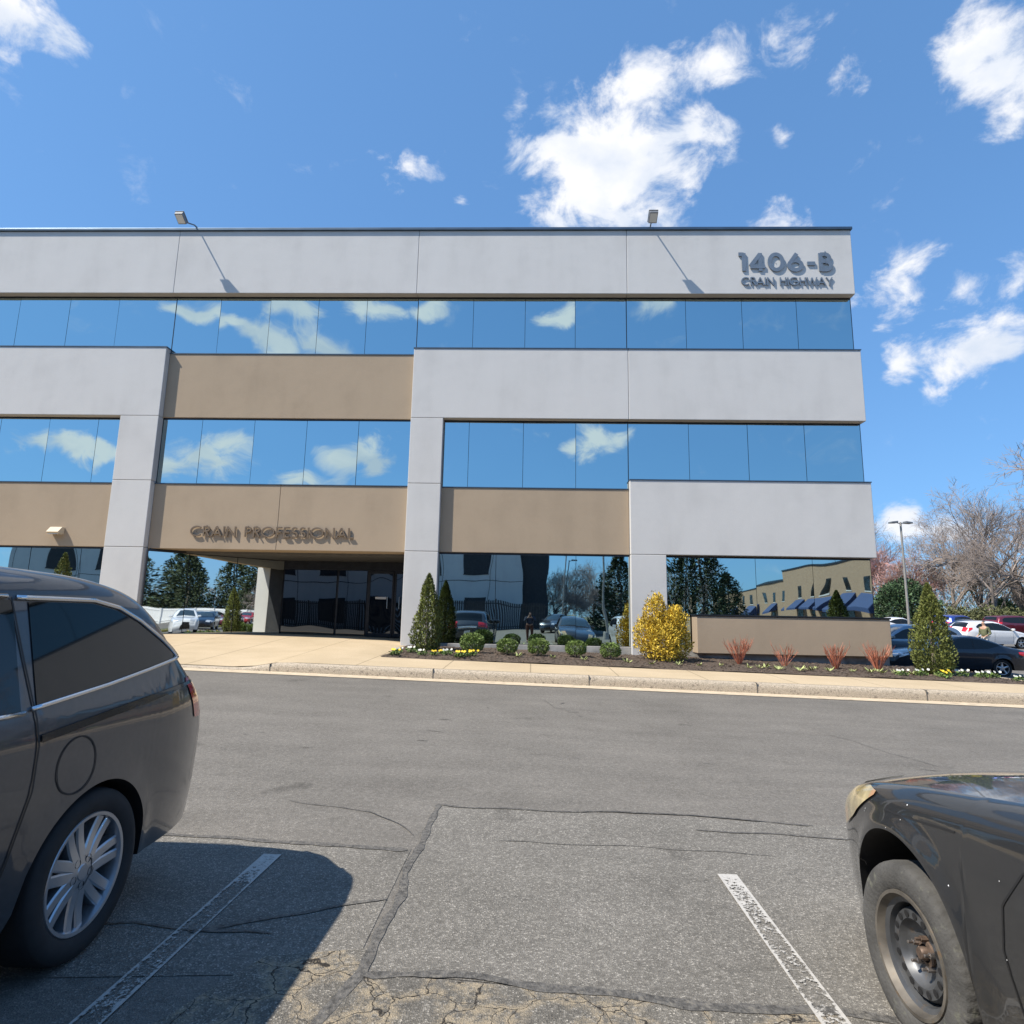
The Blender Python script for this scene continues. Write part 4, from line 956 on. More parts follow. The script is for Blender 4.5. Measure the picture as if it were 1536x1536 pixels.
# fuel flap on the visible side
m = MB(); pts = [(VY(2.70) + .115 * cos(t), .835 + .115 * sin(t)) for t in [2 * pi * i / 40 for i in range(41)]]
vb.side_line(m, pts, -1, 0, .003, 2, .0035); m.build('fuel_flap', M['black'], van)
m = MB(); vb.top_patch(m, VY(-.2), VY(.5), -.9, .9, .006); m.build('windscreen', M['carglass'], van, smooth=True)
m = MB(); vb.top_patch(m, VY(3.34), VY(3.68), -.85, .85, .006); m.build('rear_window', M['carglass'], van, smooth=True)
m = MB(); vb.z_patch(m, .82, .90, -.55, .55, .012, False); m.build('tailgate_trim', M['chrome'], van, smooth=True)
m = MB(); vb.z_patch(m, .60, .74, -.16, .16, .014, False); m.build('number_plate', M['plate'], van)
m = MB(); vb.z_patch(m, .36, .66, -.55, .55, .008); m.build('grille', M['trimblack'], van)

# --- worn black compact, front left corner in view
bc = empty('black_hatchback', (2.31, 1.20, -.012)); 
tag(bc, 'worn black compact car with yellowed headlight and rusty steel wheel at the right edge', 'car')
BYY = 1.18
def BL(y): return y - BYY
bo_ = [(3.16,.13),(3.35,.24),(3.42,.42),(3.41,.56),(3.32,.68),(3.10,.79),(2.70,.875),(2.30,.935),(1.98,.985),(1.82,1.04),(1.25,1.36),(.75,1.46),(.1,1.47),(-.45,1.40),(-.85,1.10),(-1.02,.92),(-1.08,.55),(-1.0,.26)]
bb = Body([(BL(y), z) for y, z in bo_], [(.15,.82),(.3,.85),(.5,.872),(.7,.878),(.82,.862),(.92,.84),(1.0,.80),(1.2,.70),(1.46,.58)],
          (BL(2.63), BL(-.0)), .382, (.85, .20), (.5, .14), rnd=.10, crown=(.05, .13, .09), n=420, flare=.022, sharp=2.2)
for side in (1, -1):
    m = MB(); bb.side_patch(m, [(BL(2.84), .80), (BL(2.94), .735), (BL(3.06), .655), (BL(3.17), .60), (BL(3.26), .56)], [(BL(2.84), .815), (BL(2.94), .815), (BL(3.05), .79), (BL(3.17), .748), (BL(3.26), .70)], side, .007, 16, 8)
    bb.z_patch(m, .56, .775, side * .72, side * 1.0, .009); m.build('headlight', M['oldlens'], bc, smooth=True)
    m = MB(); bb.side_line(m, [(BL(2.72), .775), (BL(2.5), .795), (BL(2.3), .82)], side, 0, .002, 8, .0035); m.build('panel_seam', M['black'], bc)
    m = MB(); bb.side_line(m, [(BL(2.0), .80), (BL(2.08), .68), (BL(2.10), .55), (BL(2.06), .40), (BL(2.02), .24)], side, 0, .002, 8, .0035); m.build('panel_seam', M['black'], bc)
    m = MB(); bb.side_line(m, [(BL(2.0), .80), (BL(1.9), .85)], side, 0, .002, 8, .0035); m.build('panel_seam', M['black'], bc)
    m = MB(); bb.side_line(m, [(BL(.9), .93), (BL(.88), .5), (BL(.86), .26)], side, 0, .002, 8, .0035); m.build('panel_seam', M['black'], bc)
    m = MB(); bb.side_line(m, [(BL(3.02), .56), (BL(2.95), .485)], side, 0, .002, 8, .003); m.build('panel_seam', M['black'], bc)
    m = MB(); bb.side_patch(m, [(BL(-.45), 1.05), (BL(1.75), .975)], [(BL(-.45), 1.12), (BL(.1), 1.36), (BL(.9), 1.38), (BL(1.75), .99)], side, .004, 40, 8); m.build('side_window', M['carglass'], bc, smooth=True)
    m = MB(); xx = bb.xs(BL(1.5), 1.03); a, b_ = side * (xx - .02), side * (xx + .18); m.box(min(a, b_), max(a, b_), BL(1.5) - .05, BL(1.5) + .05, .99, 1.11); m.build('wing_mirror', M['c_black'], bc, bevel=.03)
    for wy in (2.60, 0): make_wheel(bc, side * .795, BL(wy), .305, .198, 'steel', side, detail=2, steer=radians(2.5) if wy > 1 else 0, wd=.19)
    m = MB(); bb.z_patch(m, .80, .98, side * .6, side, .006, False); m.build('taillight', M['taillight'], bc, smooth=True)
m = MB(); bb.top_patch(m, BL(1.84), BL(1.22), -.92, .92, .006); m.build('windscreen', M['cleanglass'], bc, smooth=True)
m = MB(); bb.top_patch(m, BL(-.47), BL(-.8), -.85, .85, .006); m.build('rear_window', M['carglass'], bc, smooth=True)
m = MB(); bb.z_patch(m, .30, .52, -.55, .55, .007); m.build('grille', M['trimblack'], bc, smooth=True)
m = MB(); bb.top_patch(m, BL(1.97), BL(1.88), -.9, .9, .004); m.build('bonnet_gap', M['black'], bc)
random.seed(21); m = MB(); bb.shell(m); m.mi = 2
for i in range(20):
    y = random.uniform(1.9, 3.05); z = random.uniform(.45, .88)
    if sqrt((y - 2.6) ** 2 + (z - .33) ** 2) < .39 or z > bb.ztop(BL(y)) - .06: continue
    r = random.choice((.0015, .002, .002, .003, .0065)) * random.uniform(.7, 1.2); yl = BL(y)
    pts = [(-(bb.xs(yl + r * cos(t), z + r * sin(t)) + .0018), yl + r * cos(t) * random.uniform(.7, 1.3), z + r * sin(t) * random.uniform(.7, 1.4)) for t in [2 * pi * k / 7 for k in range(7)]]
    m.add(pts, [tuple(range(7))])
m.build('body', [M['c_black'], M['black'], M['vinyl']], bc, smooth=True, angle=44)

# ------------------------------------------------------------------ plants
def leafcloud(m, pts, size, elong=2.0, up=.5, jit=.6):
    # pts: (position, outward)
    for p, o in pts:
        d = (o * (1 - up) + V3((0, 0, up)) + V3((random.gauss(0, jit), random.gauss(0, jit), random.gauss(0, jit)))).normalized()
        q = d.cross(V3((random.gauss(0, 1), random.gauss(0, 1), random.gauss(0, 1))))
        if q.length < 1e-6: continue
        q.normalize(); L = size * random.uniform(.6, 1.4); W_ = L / elong
        m.add([p - d * L * .5, p + q * W_ * .5, p + d * L * .6, p - q * W_ * .5], [(0, 1, 2, 3)])
def arborvitae(name, x, y, h, r, seed, label, mat='leaf_arb', n_=9000, group='arborvitae in the bed', prof=None, size=.055):
    random.seed(seed); z = S(x, y) + .03 if y > 10 else G(x, y)
    root = empty(name, (x, y, z)); tag(root, label, 'shrub', group)
    m = MB(); m.tube([(0, 0, -.05), (0, 0, h * .3), (0, 0, h * .8)], [.05, .04, .01], 8); m.build('trunk', M['bark'], root)
    prof = prof or [(0, .72), (.08, .92), (.22, 1.0), (.45, .86), (.65, .62), (.85, .32), (.96, .12), (1, .02)]
    pts = []; ph = random.uniform(0, 9)
    for i in range(n_):
        t = random.random() ** 1.15; a = random.uniform(0, 2 * pi)
        rr = r * interp(prof, t); k = 1 + .34 * noise.noise(V3((cos(a) * 2.3 + ph, sin(a) * 2.3, t * h * 1.6))) + .30 * noise.noise(V3((cos(a) * 6 + ph, sin(a) * 6, t * h * 3.2)))
        dep = random.random() ** 2.2 * .5
        rr *= k * (1 - dep) + .0
        o = V3((cos(a), sin(a), 0)); pts.append((V3((cos(a) * rr, sin(a) * rr, .04 + t * h * .97)), o))
    m = MB(); leafcloud(m, pts, size, 2.3, .62, .35)
    m.build('crown', M[mat], root, recalc=False); return root
arborvitae('arborvitae', -2.5, 15.25, 1.86, .34, 1, 'tall narrow green arborvitae in front of the middle pilaster')
arborvitae('arborvitae', 8.98, 14.55, 2.05, .40, 2, 'tall green arborvitae at the right end of the bed in front of the black sedan', n_=11000)
arborvitae('arborvitae', -11.4, 14.9, 2.05, .34, 4, 'green arborvitae whose tip shows above the minivan roof', n_=5000)
# golden shrub: several leaders
random.seed(9); gs = empty('golden_shrub', (3.08, 15.15, S(3.08, 15.15) + .03)); tag(gs, 'bright golden yellow conifer shrub in front of the right pilaster', 'shrub')
m = MB()
for (dx, hh) in ((0, .5), (.2, .4), (-.2, .4)): m.tube([(0, 0, -.05), (dx, 0, hh)], [.03, .012], 6)
m.build('stem', M['bark'], gs)
pts = []
LOB = [(-.02, 0, .55, .44, .55), (-.14, 0, 1.05, .27, .50), (.26, -.05, .85, .34, .42), (-.32, .05, .6, .32, .46), (.40, .05, .42, .30, .38), (.02, -.30, .45, .34, .42), (-.06, .0, 1.32, .16, .25), (.34, -.1, 1.08, .16, .22)]
for i in range(15000):
    cx, cy, cz, rr, rz = random.choices(LOB, [l_[3] ** 2 for l_ in LOB])[0]
    a = random.uniform(0, 2*pi); b_ = random.uniform(-1, 1); q = sqrt(1 - b_*b_); k = (1 - random.random() ** 2.5 * .4) * (1 + .42 * noise.noise(V3((cos(a) * 4, sin(a) * 4, b_ * 3 + cx * 9))))
    p = V3((cx + cos(a) * q * rr * k, cy + sin(a) * q * rr * k, cz + b_ * rz * k))
    if p.z < .03: continue
    pts.append((p, V3((cos(a) * q, sin(a) * q, b_))))
m = MB(); leafcloud(m, pts, .055, 2.2, .45, .4); m.build('crown', M['leaf_gold'], gs, recalc=False)
# clipped boxwood balls
random.seed(14); pts = []
for i in range(3000):
    a = random.uniform(0, 2*pi); b_ = random.uniform(-.9, 1); q = sqrt(max(0, 1 - abs(b_) ** 2.6)); k = (1 - random.random() ** 2.5 * .4) * (1 + .16 * noise.noise(V3((cos(a) * 3, sin(a) * 3, b_ * 3))))
    pts.append((V3((cos(a) * q * .27 * k, sin(a) * q * .27 * k, .23 + b_ * .21 * k)), V3((cos(a) * q, sin(a) * q, b_))))
bx = empty('boxwood_shrub', (0, 0, 0)); m = MB(); leafcloud(m, pts, .036, 1.8, .3, .7); m.build('crown', M['leaf_box'], bx, recalc=False)
m = MB(); m.tube([(0, 0, -.04), (0, 0, .2)], [.025, .015], 6); m.build('stem', M['bark'], bx)
BX = [(-1.38, 15.0, 1.06, 'leftmost clipped round boxwood, nearest the tall arborvitae'), (-.55, 14.95, .90, 'second clipped boxwood from the left under the ground floor glass'), (.18, 14.95, .92, 'third and middle clipped boxwood under the ground floor glass'), (1.05, 14.9, .90, 'fourth clipped boxwood from the left under the ground floor glass'), (1.84, 14.85, .88, 'rightmost clipped boxwood, nearest the golden shrub')]
for i, (x, y, s_, lb) in enumerate(BX):
    o = bx if i == 0 else copy_tree(bx); o.location = (x, y, bedz(x, y)); o.scale = (s_, s_, s_ * random.uniform(.94, 1.08)); o.rotation_euler = (0, 0, i * 1.3); tag(o, lb, 'shrub', 'clipped boxwoods in the bed')
# red twig shrubs
def twigs(x, y, h, n_, seed, label):
    random.seed(seed); m = MB()
    for i in range(n_):
        a = random.uniform(0, 2*pi); sp = random.uniform(.1, .72) * h; hh = h * random.uniform(.7, 1.05)
        b_ = V3((cos(a) * .04, sin(a) * .04, 0)); e = V3((cos(a) * sp, sin(a) * sp, hh)); mid = b_.lerp(e, .5) + V3((random.gauss(0, .015), random.gauss(0, .015), .03))
        m.tube([b_, mid, e], [.0065, .005, .003], 3, cap=False)
        for q in range(3):
            t = random.uniform(.4, .9); s_ = b_.lerp(e, t); a2 = a + random.uniform(-1.2, 1.2); L = random.uniform(.08, .2)
            m.tube([s_, s_ + V3((cos(a2) * L * .5, sin(a2) * L * .5, L))], [.004, .0022], 3, cap=False)
    o = m.build('red_twig_shrub', M['twig_orange'], recalc=False, loc=(x, y, bedz(x, y))); tag(o, label, 'shrub', 'red twig shrubs before the planter wall'); return o
twigs(4.83, 15.0, .56, 46, 1, 'leafless red twig shrub at the left end of the planter wall')
twigs(5.9, 15.1, .46, 18, 2, 'thin sparse red twig shrub, second from the left before the planter wall')
twigs(6.98, 14.9, .52, 40, 3, 'leafless red twig shrub, third from the left before the planter wall')
twigs(7.93, 14.9, .55, 46, 4, 'dense leafless red twig shrub at the right end of the planter wall')
# pale sprouts and pansies
random.seed(31)
def sprout_mesh(seed):
    random.seed(seed); m = MB()
    for i in range(16):
        a = random.uniform(0, 2*pi); L = random.uniform(.05, .10); d = V3((cos(a), sin(a), random.uniform(.2, 1.1))) * L; q = V3((-sin(a), cos(a), 0)) * .014; s_ = V3((cos(a), sin(a), 0)) * .015
        m.add([s_, s_ + d * .5 + q, s_ + d, s_ + d * .5 - q], [(0, 1, 2, 3)])
    return m
sp = [sprout_mesh(40 + k).build('sprouting_perennial', M['leaf_sprout'], recalc=False) for k in range(3)]
for k, o in enumerate(sp): o.location = (3.2 + k * .47, 14.0 + .07 * k, bedz(3.2 + k * .47, 14.05) + .01)
spl = list(sp); random.seed(8)
SX = [2.2, 2.7] + [4.7 + .36 * k for k in range(12)] + [-.3, .5, 1.3, 3.4, 5.2, 6.4, 7.6]
for k, x in enumerate(SX):
    o = sp[k % 3].copy(); COL.objects.link(o); x += random.uniform(-.1, .1); y = 13.95 + random.uniform(-.08, .25) + (.4 if k > 13 else 0)
    o.location = (x, y, bedz(x, y) + .01); o.rotation_euler = (0, 0, random.uniform(0, 6)); s_ = random.uniform(.9, 1.6); o.scale = (s_, s_, s_); spl.append(o)
for o in spl: tag(o, 'small pale green perennial sprouting from the mulch near the walk', 'plant', 'perennials sprouting along the bed front')
def pansy(seed, mat):
    random.seed(seed); m = MB(); m.mi = 0
    for i in range(90):
        a = random.uniform(0, 2*pi); r = random.uniform(0, .13); p = V3((cos(a) * r, sin(a) * r, random.uniform(.01, .085)))
        leafcloud(m, [(p, V3((cos(a), sin(a), .3)))], .045, 1.7, .3, .6)
    root = m.build('pansy_plant', [M['leaf_low']], recalc=False)
    for i in range(4):
        a = random.uniform(0, 2*pi); r = random.uniform(.02, .14); c = V3((cos(a) * r, sin(a) * r, random.uniform(.085, .12))); f = MB(); tl = V3((random.gauss(0, .4), -.9, .7)).normalized()
        u_ = tl.cross(V3((1, 0, .1))).normalized(); v_ = tl.cross(u_)
        for k in range(5):
            t0 = 2*pi*k/5; R_ = .021
            f.add([c, c + (u_ * cos(t0 - .6) + v_ * sin(t0 - .6)) * R_, c + (u_ * cos(t0) + v_ * sin(t0)) * R_ * 1.25 + tl * .004, c + (u_ * cos(t0 + .6) + v_ * sin(t0 + .6)) * R_], [(0, 1, 2, 3)])
        f.build('flower', M[mat], root, recalc=False)
    return root
PW, PY_ = pansy(1, 'petal_w'), pansy(2, 'petal_y'); random.seed(77)
pl_w = [(-3.0, 14.3), (-2.85, 14.0), (-2.72, 14.45), (-2.6, 14.1), (-2.4, 13.95), (-2.2, 14.3), (-1.85, 13.98), (-1.7, 14.35), (7.9, 13.95), (8.15, 13.9), (8.35, 14.05), (8.6, 13.95), (9.3, 14.2), (9.45, 13.9), (9.65, 14.1), (9.8, 13.9), (9.95, 14.2), (10.1, 13.95), (10.25, 13.85), (9.55, 14.4)]
pl_y = [(-2.95, 13.8), (-2.1, 13.85), (-1.95, 14.1), (-1.45, 13.95), (-1.3, 14.1), (-1.55, 13.82), (8.75, 13.85), (8.85, 14.1), (9.2, 13.85), (9.05, 13.9)]
for lst, src, lb, gp in ((pl_w, PW, 'white flowering pansy plant at the edge of the bed', 'white pansies in the bed'), (pl_y, PY_, 'yellow flowering pansy plant at the edge of the bed', 'yellow pansies in the bed')):
    for k, (x, y) in enumerate(lst[::2] if len(lst) > 12 else lst[:8]):
        o = src if k == 0 else copy_tree(src); o.location = (x, y, bedz(x, y)); o.rotation_euler = (0, 0, random.uniform(-.5, .5)); s_ = random.uniform(.85, 1.25); o.scale = (s_,) * 3; tag(o, lb, 'flower', gp)

# ------------------------------------------------------------------ trees
def bare_tree(h, spread, seed, mat='twig', depth=6, first=.28, thick=.26, min_r=.016, upw=.35, dens=3):
    random.seed(seed); tr = MB(); cr = MB()
    def grow(p, d, L, r, lev):
        segs = 4 if lev < 3 else 3 if lev < 5 else 1; pts = [p]; rad = [r]; q = p
        for i in range(segs):
            d = (d + V3((random.gauss(0, .09 if lev < 3 else .15), random.gauss(0, .09 if lev < 3 else .15), random.gauss(0, .08) + .04 * upw))).normalized(); q = q + d * L / segs; pts.append(q); rad.append(max(min_r * .5, r * (1 - .38 * (i + 1) / segs)))
        (tr if lev < 2 else cr).tube(pts, rad, 6 if lev < 2 else 3, cap=False)
        if lev >= depth: return
        nb = dens if lev < 4 else dens - (1 if random.random() < .3 else 0)
        for k in range(nb):
            t = random.uniform(.35, 1) if k else 1.0; s_ = pts[0].lerp(pts[-1], t) if k else q
            i0 = min(segs - 1, int(t * segs)); s_ = pts[i0].lerp(pts[i0 + 1], t * segs - i0) if k else q
            a = random.uniform(0, 2*pi); side = d.cross(V3((cos(a), sin(a), .3))).normalized()
            ang = random.uniform(.35, .85) * spread
            nd = (d * cos(ang) + side * sin(ang) + V3((0, 0, .12 * upw))).normalized()
            grow(s_, nd, L * random.uniform(.62, .84), max(min_r, r * random.uniform(.5, .66)), lev + 1)
    grow(V3((0, 0, -.2)), V3((0, 0, 1)), h * first, thick, 0)
    zmax = max(v[2] for v in cr.v); k = h / zmax
    for mb in (tr, cr): mb.v = [(a * k, b * k, c * k if c > 0 else c) for a, b, c in mb.v]
    root = empty('bare_tree'); tr.build('trunk', M['bark'], root, smooth=True, recalc=False); cr.build('crown', M[mat], root, recalc=False); return root
def place(o, x, y, label, cat='tree', group=None, s_=1, rz=0, zs=1):
    o.location = (x, y, G(x, y) - .05); o.rotation_euler = (0, 0, rz); o.scale = (s_, s_, s_ * zs); tag(o, label, cat, group); return o
TB = 'bare trees beyond the parking lot'
tA = bare_tree(12, 1.0, 3, first=.22, thick=.19, dens=3, depth=8, min_r=.006)
tBig = bare_tree(19, 1.05, 23, first=.18, thick=.42, dens=3, depth=8, min_r=.007)
tRed = bare_tree(11, .85, 12, 'twig_red', first=.2, thick=.15, dens=4, depth=6, min_r=.011)
tC = bare_tree(15, .9, 21, first=.24, thick=.22, dens=4, depth=6, min_r=.008)
place(tRed, 36.0, 66, 'reddish budding maple behind the round holly', group=TB)
place(tA, 43.6, 61, 'bare tree with a dark trunk rising behind the white hatchback', group=TB)
place(tBig, 49.8, 62, 'largest bare tree with wide spreading limbs at the right edge', group=TB, s_=1.55, zs=.70)
place(tC, 52.5, 80, 'tall grey bare tree farther back left of the largest one', group=TB)
place(copy_tree(tC), 39.0, 80, 'slender bare tree behind the lamp post', group=TB, s_=.95, rz=2)
place(copy_tree(tA), 33.5, 74, 'bare tree rising just past the building corner', group=TB, s_=1.12, rz=1)
place(copy_tree(tRed), 41.0, 72, 'small reddish budding tree between the lamp post and the dark trunk', group=TB, s_=.8, rz=2)
place(copy_tree(tA), 50.6, 67, 'tall dense bare tree at the right edge beside the largest one', group=TB, s_=1.42, rz=3)
place(copy_tree(tC), 47.0, 68, 'upright bare tree left of the largest trunk', group=TB, s_=.98, rz=4)
place(copy_tree(tA), 61.0, 74, 'bare tree far behind the largest one at the right edge', group=TB, s_=1.2, rz=4)
place(copy_tree(tC), 44.5, 92, 'faint bare tree farthest back in the middle', group=TB, s_=1.1, rz=5)
def leafy(lobes, n_, size, mat, seed, trunk_h, tr=.15, up=.1, name='evergreen_tree'):
    random.seed(seed); pts = []
    ws = [l_[3] * l_[3] for l_ in lobes]
    for i in range(n_):
        cx, cy, cz, rr, rz = random.choices(lobes, ws)[0]
        a = random.uniform(0, 2*pi); b_ = random.uniform(-1, 1); q = sqrt(1 - b_*b_); k = (1 - random.random() ** 2 * .45) * (1 + .38 * noise.noise(V3((cos(a) * q * 2.4 + cx, sin(a) * q * 2.4 + cy, b_ * 2.4 + cz))))
        p = V3((cx + cos(a) * q * rr * k, cy + sin(a) * q * rr * k, cz + b_ * rz * k))
        if p.z > .05: pts.append((p, V3((cos(a) * q, sin(a) * q, b_))))
    m = MB(); leafcloud(m, pts, size, 1.9, up, .7); root = empty(name); m.build('crown', M[mat], root, recalc=False)
    m = MB(); m.tube([(0, 0, -.2), (.05, 0, trunk_h * .5), (0, .05, trunk_h)], [tr, tr * .8, tr * .3], 8); m.build('trunk', M['bark'], root); return root
holly = leafy([(0,0,2.6,2.6,2.3), (-1.6,.2,2.2,1.6,1.6), (1.7,-.2,2.4,1.7,1.8), (.3,0,4.2,1.7,1.3), (-.9,0,3.7,1.4,1.2)], 9000, .26, 'leaf_holly', 5, 4)
place(holly, 33.2, 57.5, 'round dark green evergreen beyond the lot behind the lamp post', group=None, s_=.88)
brush = leafy([(0,0,1.2,2.2,1.5), (2.2,.3,1.0,1.8,1.2), (-2.4,0,1.1,1.8,1.3), (4.2,0,1.3,1.7,1.4)], 5000, .22, 'leaf_brush', 6, 1.4, .06, name='brush_thicket')
BR = [(38.0, 60, 1.0, 0, 'green brush thicket right of the round evergreen'), (43.0, 58.5, .9, 2, 'green brush thicket behind the blue car'), (48.5, 59.5, 1.15, 4, 'green brush thicket behind the maroon cars'), (54.5, 60.5, 1.2, 1, 'green brush thicket at the right edge under the largest tree'), (30.5, 62, 1.0, 3, 'brush thicket just past the building corner')]
for k, (x, y, s_, rz, lb) in enumerate(BR): place(brush if k == 0 else copy_tree(brush), x, y, lb, 'shrub', 'brush along the lot edge', s_, rz)
holly2 = copy_tree(holly); place(holly2, 46.5, 64, 'dark evergreen bush behind the dark trunk', group=None, s_=.6, rz=2)
def cedar(h, r, n_, seed):
    random.seed(seed); pts = []
    for i in range(n_):
        t = random.random() ** 1.3; a = random.uniform(0, 2*pi); rr = r * (1 - t) ** .6 * (1 + .75 * noise.noise(V3((cos(a) * 1.6 + seed, sin(a) * 1.6, t * h * .42))) + .5 * noise.noise(V3((cos(a) * 6, sin(a) * 6, t * h * 1.7)))) * (1 - random.random() ** 2 * .55)
        pts.append((V3((cos(a) * rr, sin(a) * rr, .5 + t * (h - .5))), V3((cos(a), sin(a), .0))))
    m = MB(); leafcloud(m, pts, .34, 2.2, .15, .45); root = empty('cedar_tree'); m.build('crown', M['leaf_cedar'], root, recalc=False)
    m = MB(); m.tube([(0, 0, -.2), (0, 0, h * .9)], [.2, .03], 8); m.build('trunk', M['bark'], root); return root
ce = cedar(10, 3.0, 7000, 4)
# seen in the mirror glass: cedars, bare trees, fences, cars and buildings across the lot
CE = [(8.4, -26, .78, 'dark cedar across the lot beside the sister building, seen in the glass'), (15.0, -26, 1.05, 'large dark cedar across the lot reflected right of the golden shrub'), (21.0, -36, .7, 'smaller dark cedar across the lot reflected over the planter wall')]
for k, (x, y, s_, lb) in enumerate(CE): place(ce if k == 0 else copy_tree(ce), x, y, lb, group='cedars across the lot', s_=s_, rz=k)
EV = [(70, -16, 1.05, 0), (74, -22, 1.2, 2), (69, -27, 1.1, 4), (76, -32, 1.3, 1), (82, -12, 1.25, 5), (72, -36, 1.0, 3)]
for k, (x, y, s_, rz) in enumerate(EV): place(copy_tree(ce), x, y, 'large evergreen behind the white fence, seen mirrored in the entrance glass', group='evergreens behind the white fence', s_=s_, rz=rz)
for k, (x, y, t_, s_) in enumerate([(70, -8, tC, .8), (72, -3, tA, .95), (78, 2, tC, .9), (68, -12, tA, .8)]): place(copy_tree(t_), x, y, 'bare tree behind the white fence, seen mirrored in the entrance glass', group='bare trees behind the white fence', s_=s_, rz=k)
for k, (x, y, t_, s_) in enumerate([(2.8, -34, tA, .62), (5.2, -44, tC, .5), (9, -50, tC, .62), (14, -46, tA, .8), (20, -60, tC, .75), (25, -66, tC, .85), (48, -64, tC, 1.1), (52, -70, tBig, .8), (3.6, -40, tA, .6)]): place(copy_tree(t_), x, y, 'bare tree across the lot, seen mirrored in the ground floor glass', group='bare trees across the lot', s_=s_, rz=k)

# ------------------------------------------------------------------ street furniture, fences
def lamp(x, y, h, label, arms=2, rz=0, grp=None):
    r = empty('lamp_post', (x, y, G(x, y) - .05), (0, 0, rz)); tag(r, label, 'lamp post', grp)
    m = MB(); m.tube([(0, 0, .5), (0, 0, h)], [.085, .06], 12); m.build('pole', M['polemetal'], r, smooth=True, angle=40)
    m = MB(); m.lathe([(.001, .55), (.24, .55), (.26, .5), (.26, 0)], 20, 'z'); m.build('concrete_base', M['concrete'], r)
    for k in range(arms):
        s_ = 1 if k == 0 else -1
        m = MB(); m.tube([(0, 0, h - .12), (s_ * .35, 0, h - .03)], .03, 8); a = m.build('arm', M['fixture'], r)
        m = MB(); m.prism([(s_ * .28, h - .08), (s_ * .74, h - .10), (s_ * .74, h + .0), (s_ * .28, h + .06)], 'y', -.2, .2); m.build('lamp_head', M['fixture'], a, bevel=.02)
lamp(24.55, 42, 7.9, 'tall two armed lamp post in the lot right of the building', rz=.1)
lamp(3.1, -19, 6.6, 'single arm lamp post across the lot, taller reflection in the ground floor glass', 1, pi / 2, 'lamp posts across the lot')
lamp(4.4, -33, 7.4, 'single arm lamp post farther across the lot, smaller reflection in the glass', 1, 0, 'lamp posts across the lot')
lamp(5.7, -14.5, 7.4, 'lamp post across the lot mirrored beside the right pilaster', 1, 2.5, 'lamp posts across the lot')
def fence(x0, y0, x1, y1, h, mat, label, pitch, gap, name='fence'):
    L = sqrt((x1-x0)**2 + (y1-y0)**2); r = empty(name, (x0, y0, 0), (0, 0, math.atan2(y1 - y0, x1 - x0))); tag(r, label, 'fence')
    def gz(t): return G(lerp(x0, x1, t / L), lerp(y0, y1, t / L))
    m = MB(); k = int(L / pitch)
    for i in range(k):
        a = i * pitch; z = gz(a); m.box(a + gap / 2, a + pitch - gap / 2, -.01, .01, z + .04, z + h - .05)
    for zz in (.25, h - .35):
        n_ = max(1, int(L / 4))
        for i in range(n_): a, b = L * i / n_, L * (i + 1) / n_; m.box(a, b, .011, .05, gz(a) + zz, gz(a) + zz + .09)
    m.build('boards', M[mat], r)
    for i in range(min(90, int(L / 2.6) + 1)):
        a = i * 2.6; z = gz(a); m = MB(); m.box(a - .06, a + .06, .051, .16, z - .2, z + h); m.box(a - .08, a + .08, .04, .18, z + h, z + h + .03); m.build('post', M[mat], r)
    return r
fence(64, -46, 64, 16, 1.9, 'vinyl', 'long white vinyl fence past the right hand lot, mirrored in the entrance glass', .16, .004)
fence(-24, -21.5, 1.5, -21.5, 2.7, 'darkfence', 'dark slatted screen fence before the sister building, mirrored in the glass', .22, .07, 'slatted_screen')
m = MB(); m.box(24, 36, -4.2, -4.0, G(30, -4) - .1, G(30, -4) + .16); struct(m.build('yellow_kerb', M['yellowkerb']))
struct(sheet('grass_island', [24, 27, 30, 33, 36], [-9, -7, -5, -4.2], lambda x, y: G(x, y) + .1, M['grass']))

# sister building (mirrored in the glass)
sb = empty('sister_building', (-20, -25, 0)); tag(sb, 'long white office building across the lot in its own shade, mirrored in the glass', 'building')
m = MB(); m.box(-30, 19.2, -18, 0, -.5, 12.4); m.build('wall', M['white'], sb)
m = MB(); m.box(19.2, 21.7, -18, -.4, -.5, 12.2); m.build('stair_tower', M['darkwall'], sb)
m = MB(); m.box(-30.1, 19.3, -18.1, .1, 12.4, 12.6); m.build('roof_coping', M['coping'], sb)
for z0, z1 in ((5.4, 7.2), (9.2, 11.0), (.9, 2.6)):
    for k in range(9):
        x = -27 + k * 5.1; m = MB(); m.box(x, x + 2.4, -.05, .04, z0, z1 + .6); m.box(x - .06, x + 2.46, .0, .06, z0 - .08 + (1.0 if z0 == 4.2 else 0), z0); m.build('window', M['darkwall'], sb)
for k in range(10):
    x = -29.5 + k * 5.1; m = MB(); m.box(x, x + .05, .002, .012, 0, 12.3); m.build('expansion_joint', M['darkwall'], sb)
m = MB(); m.box(-30, 19.2, .002, .014, 4.7, 4.76); m.build('expansion_joint', M['darkwall'], sb)
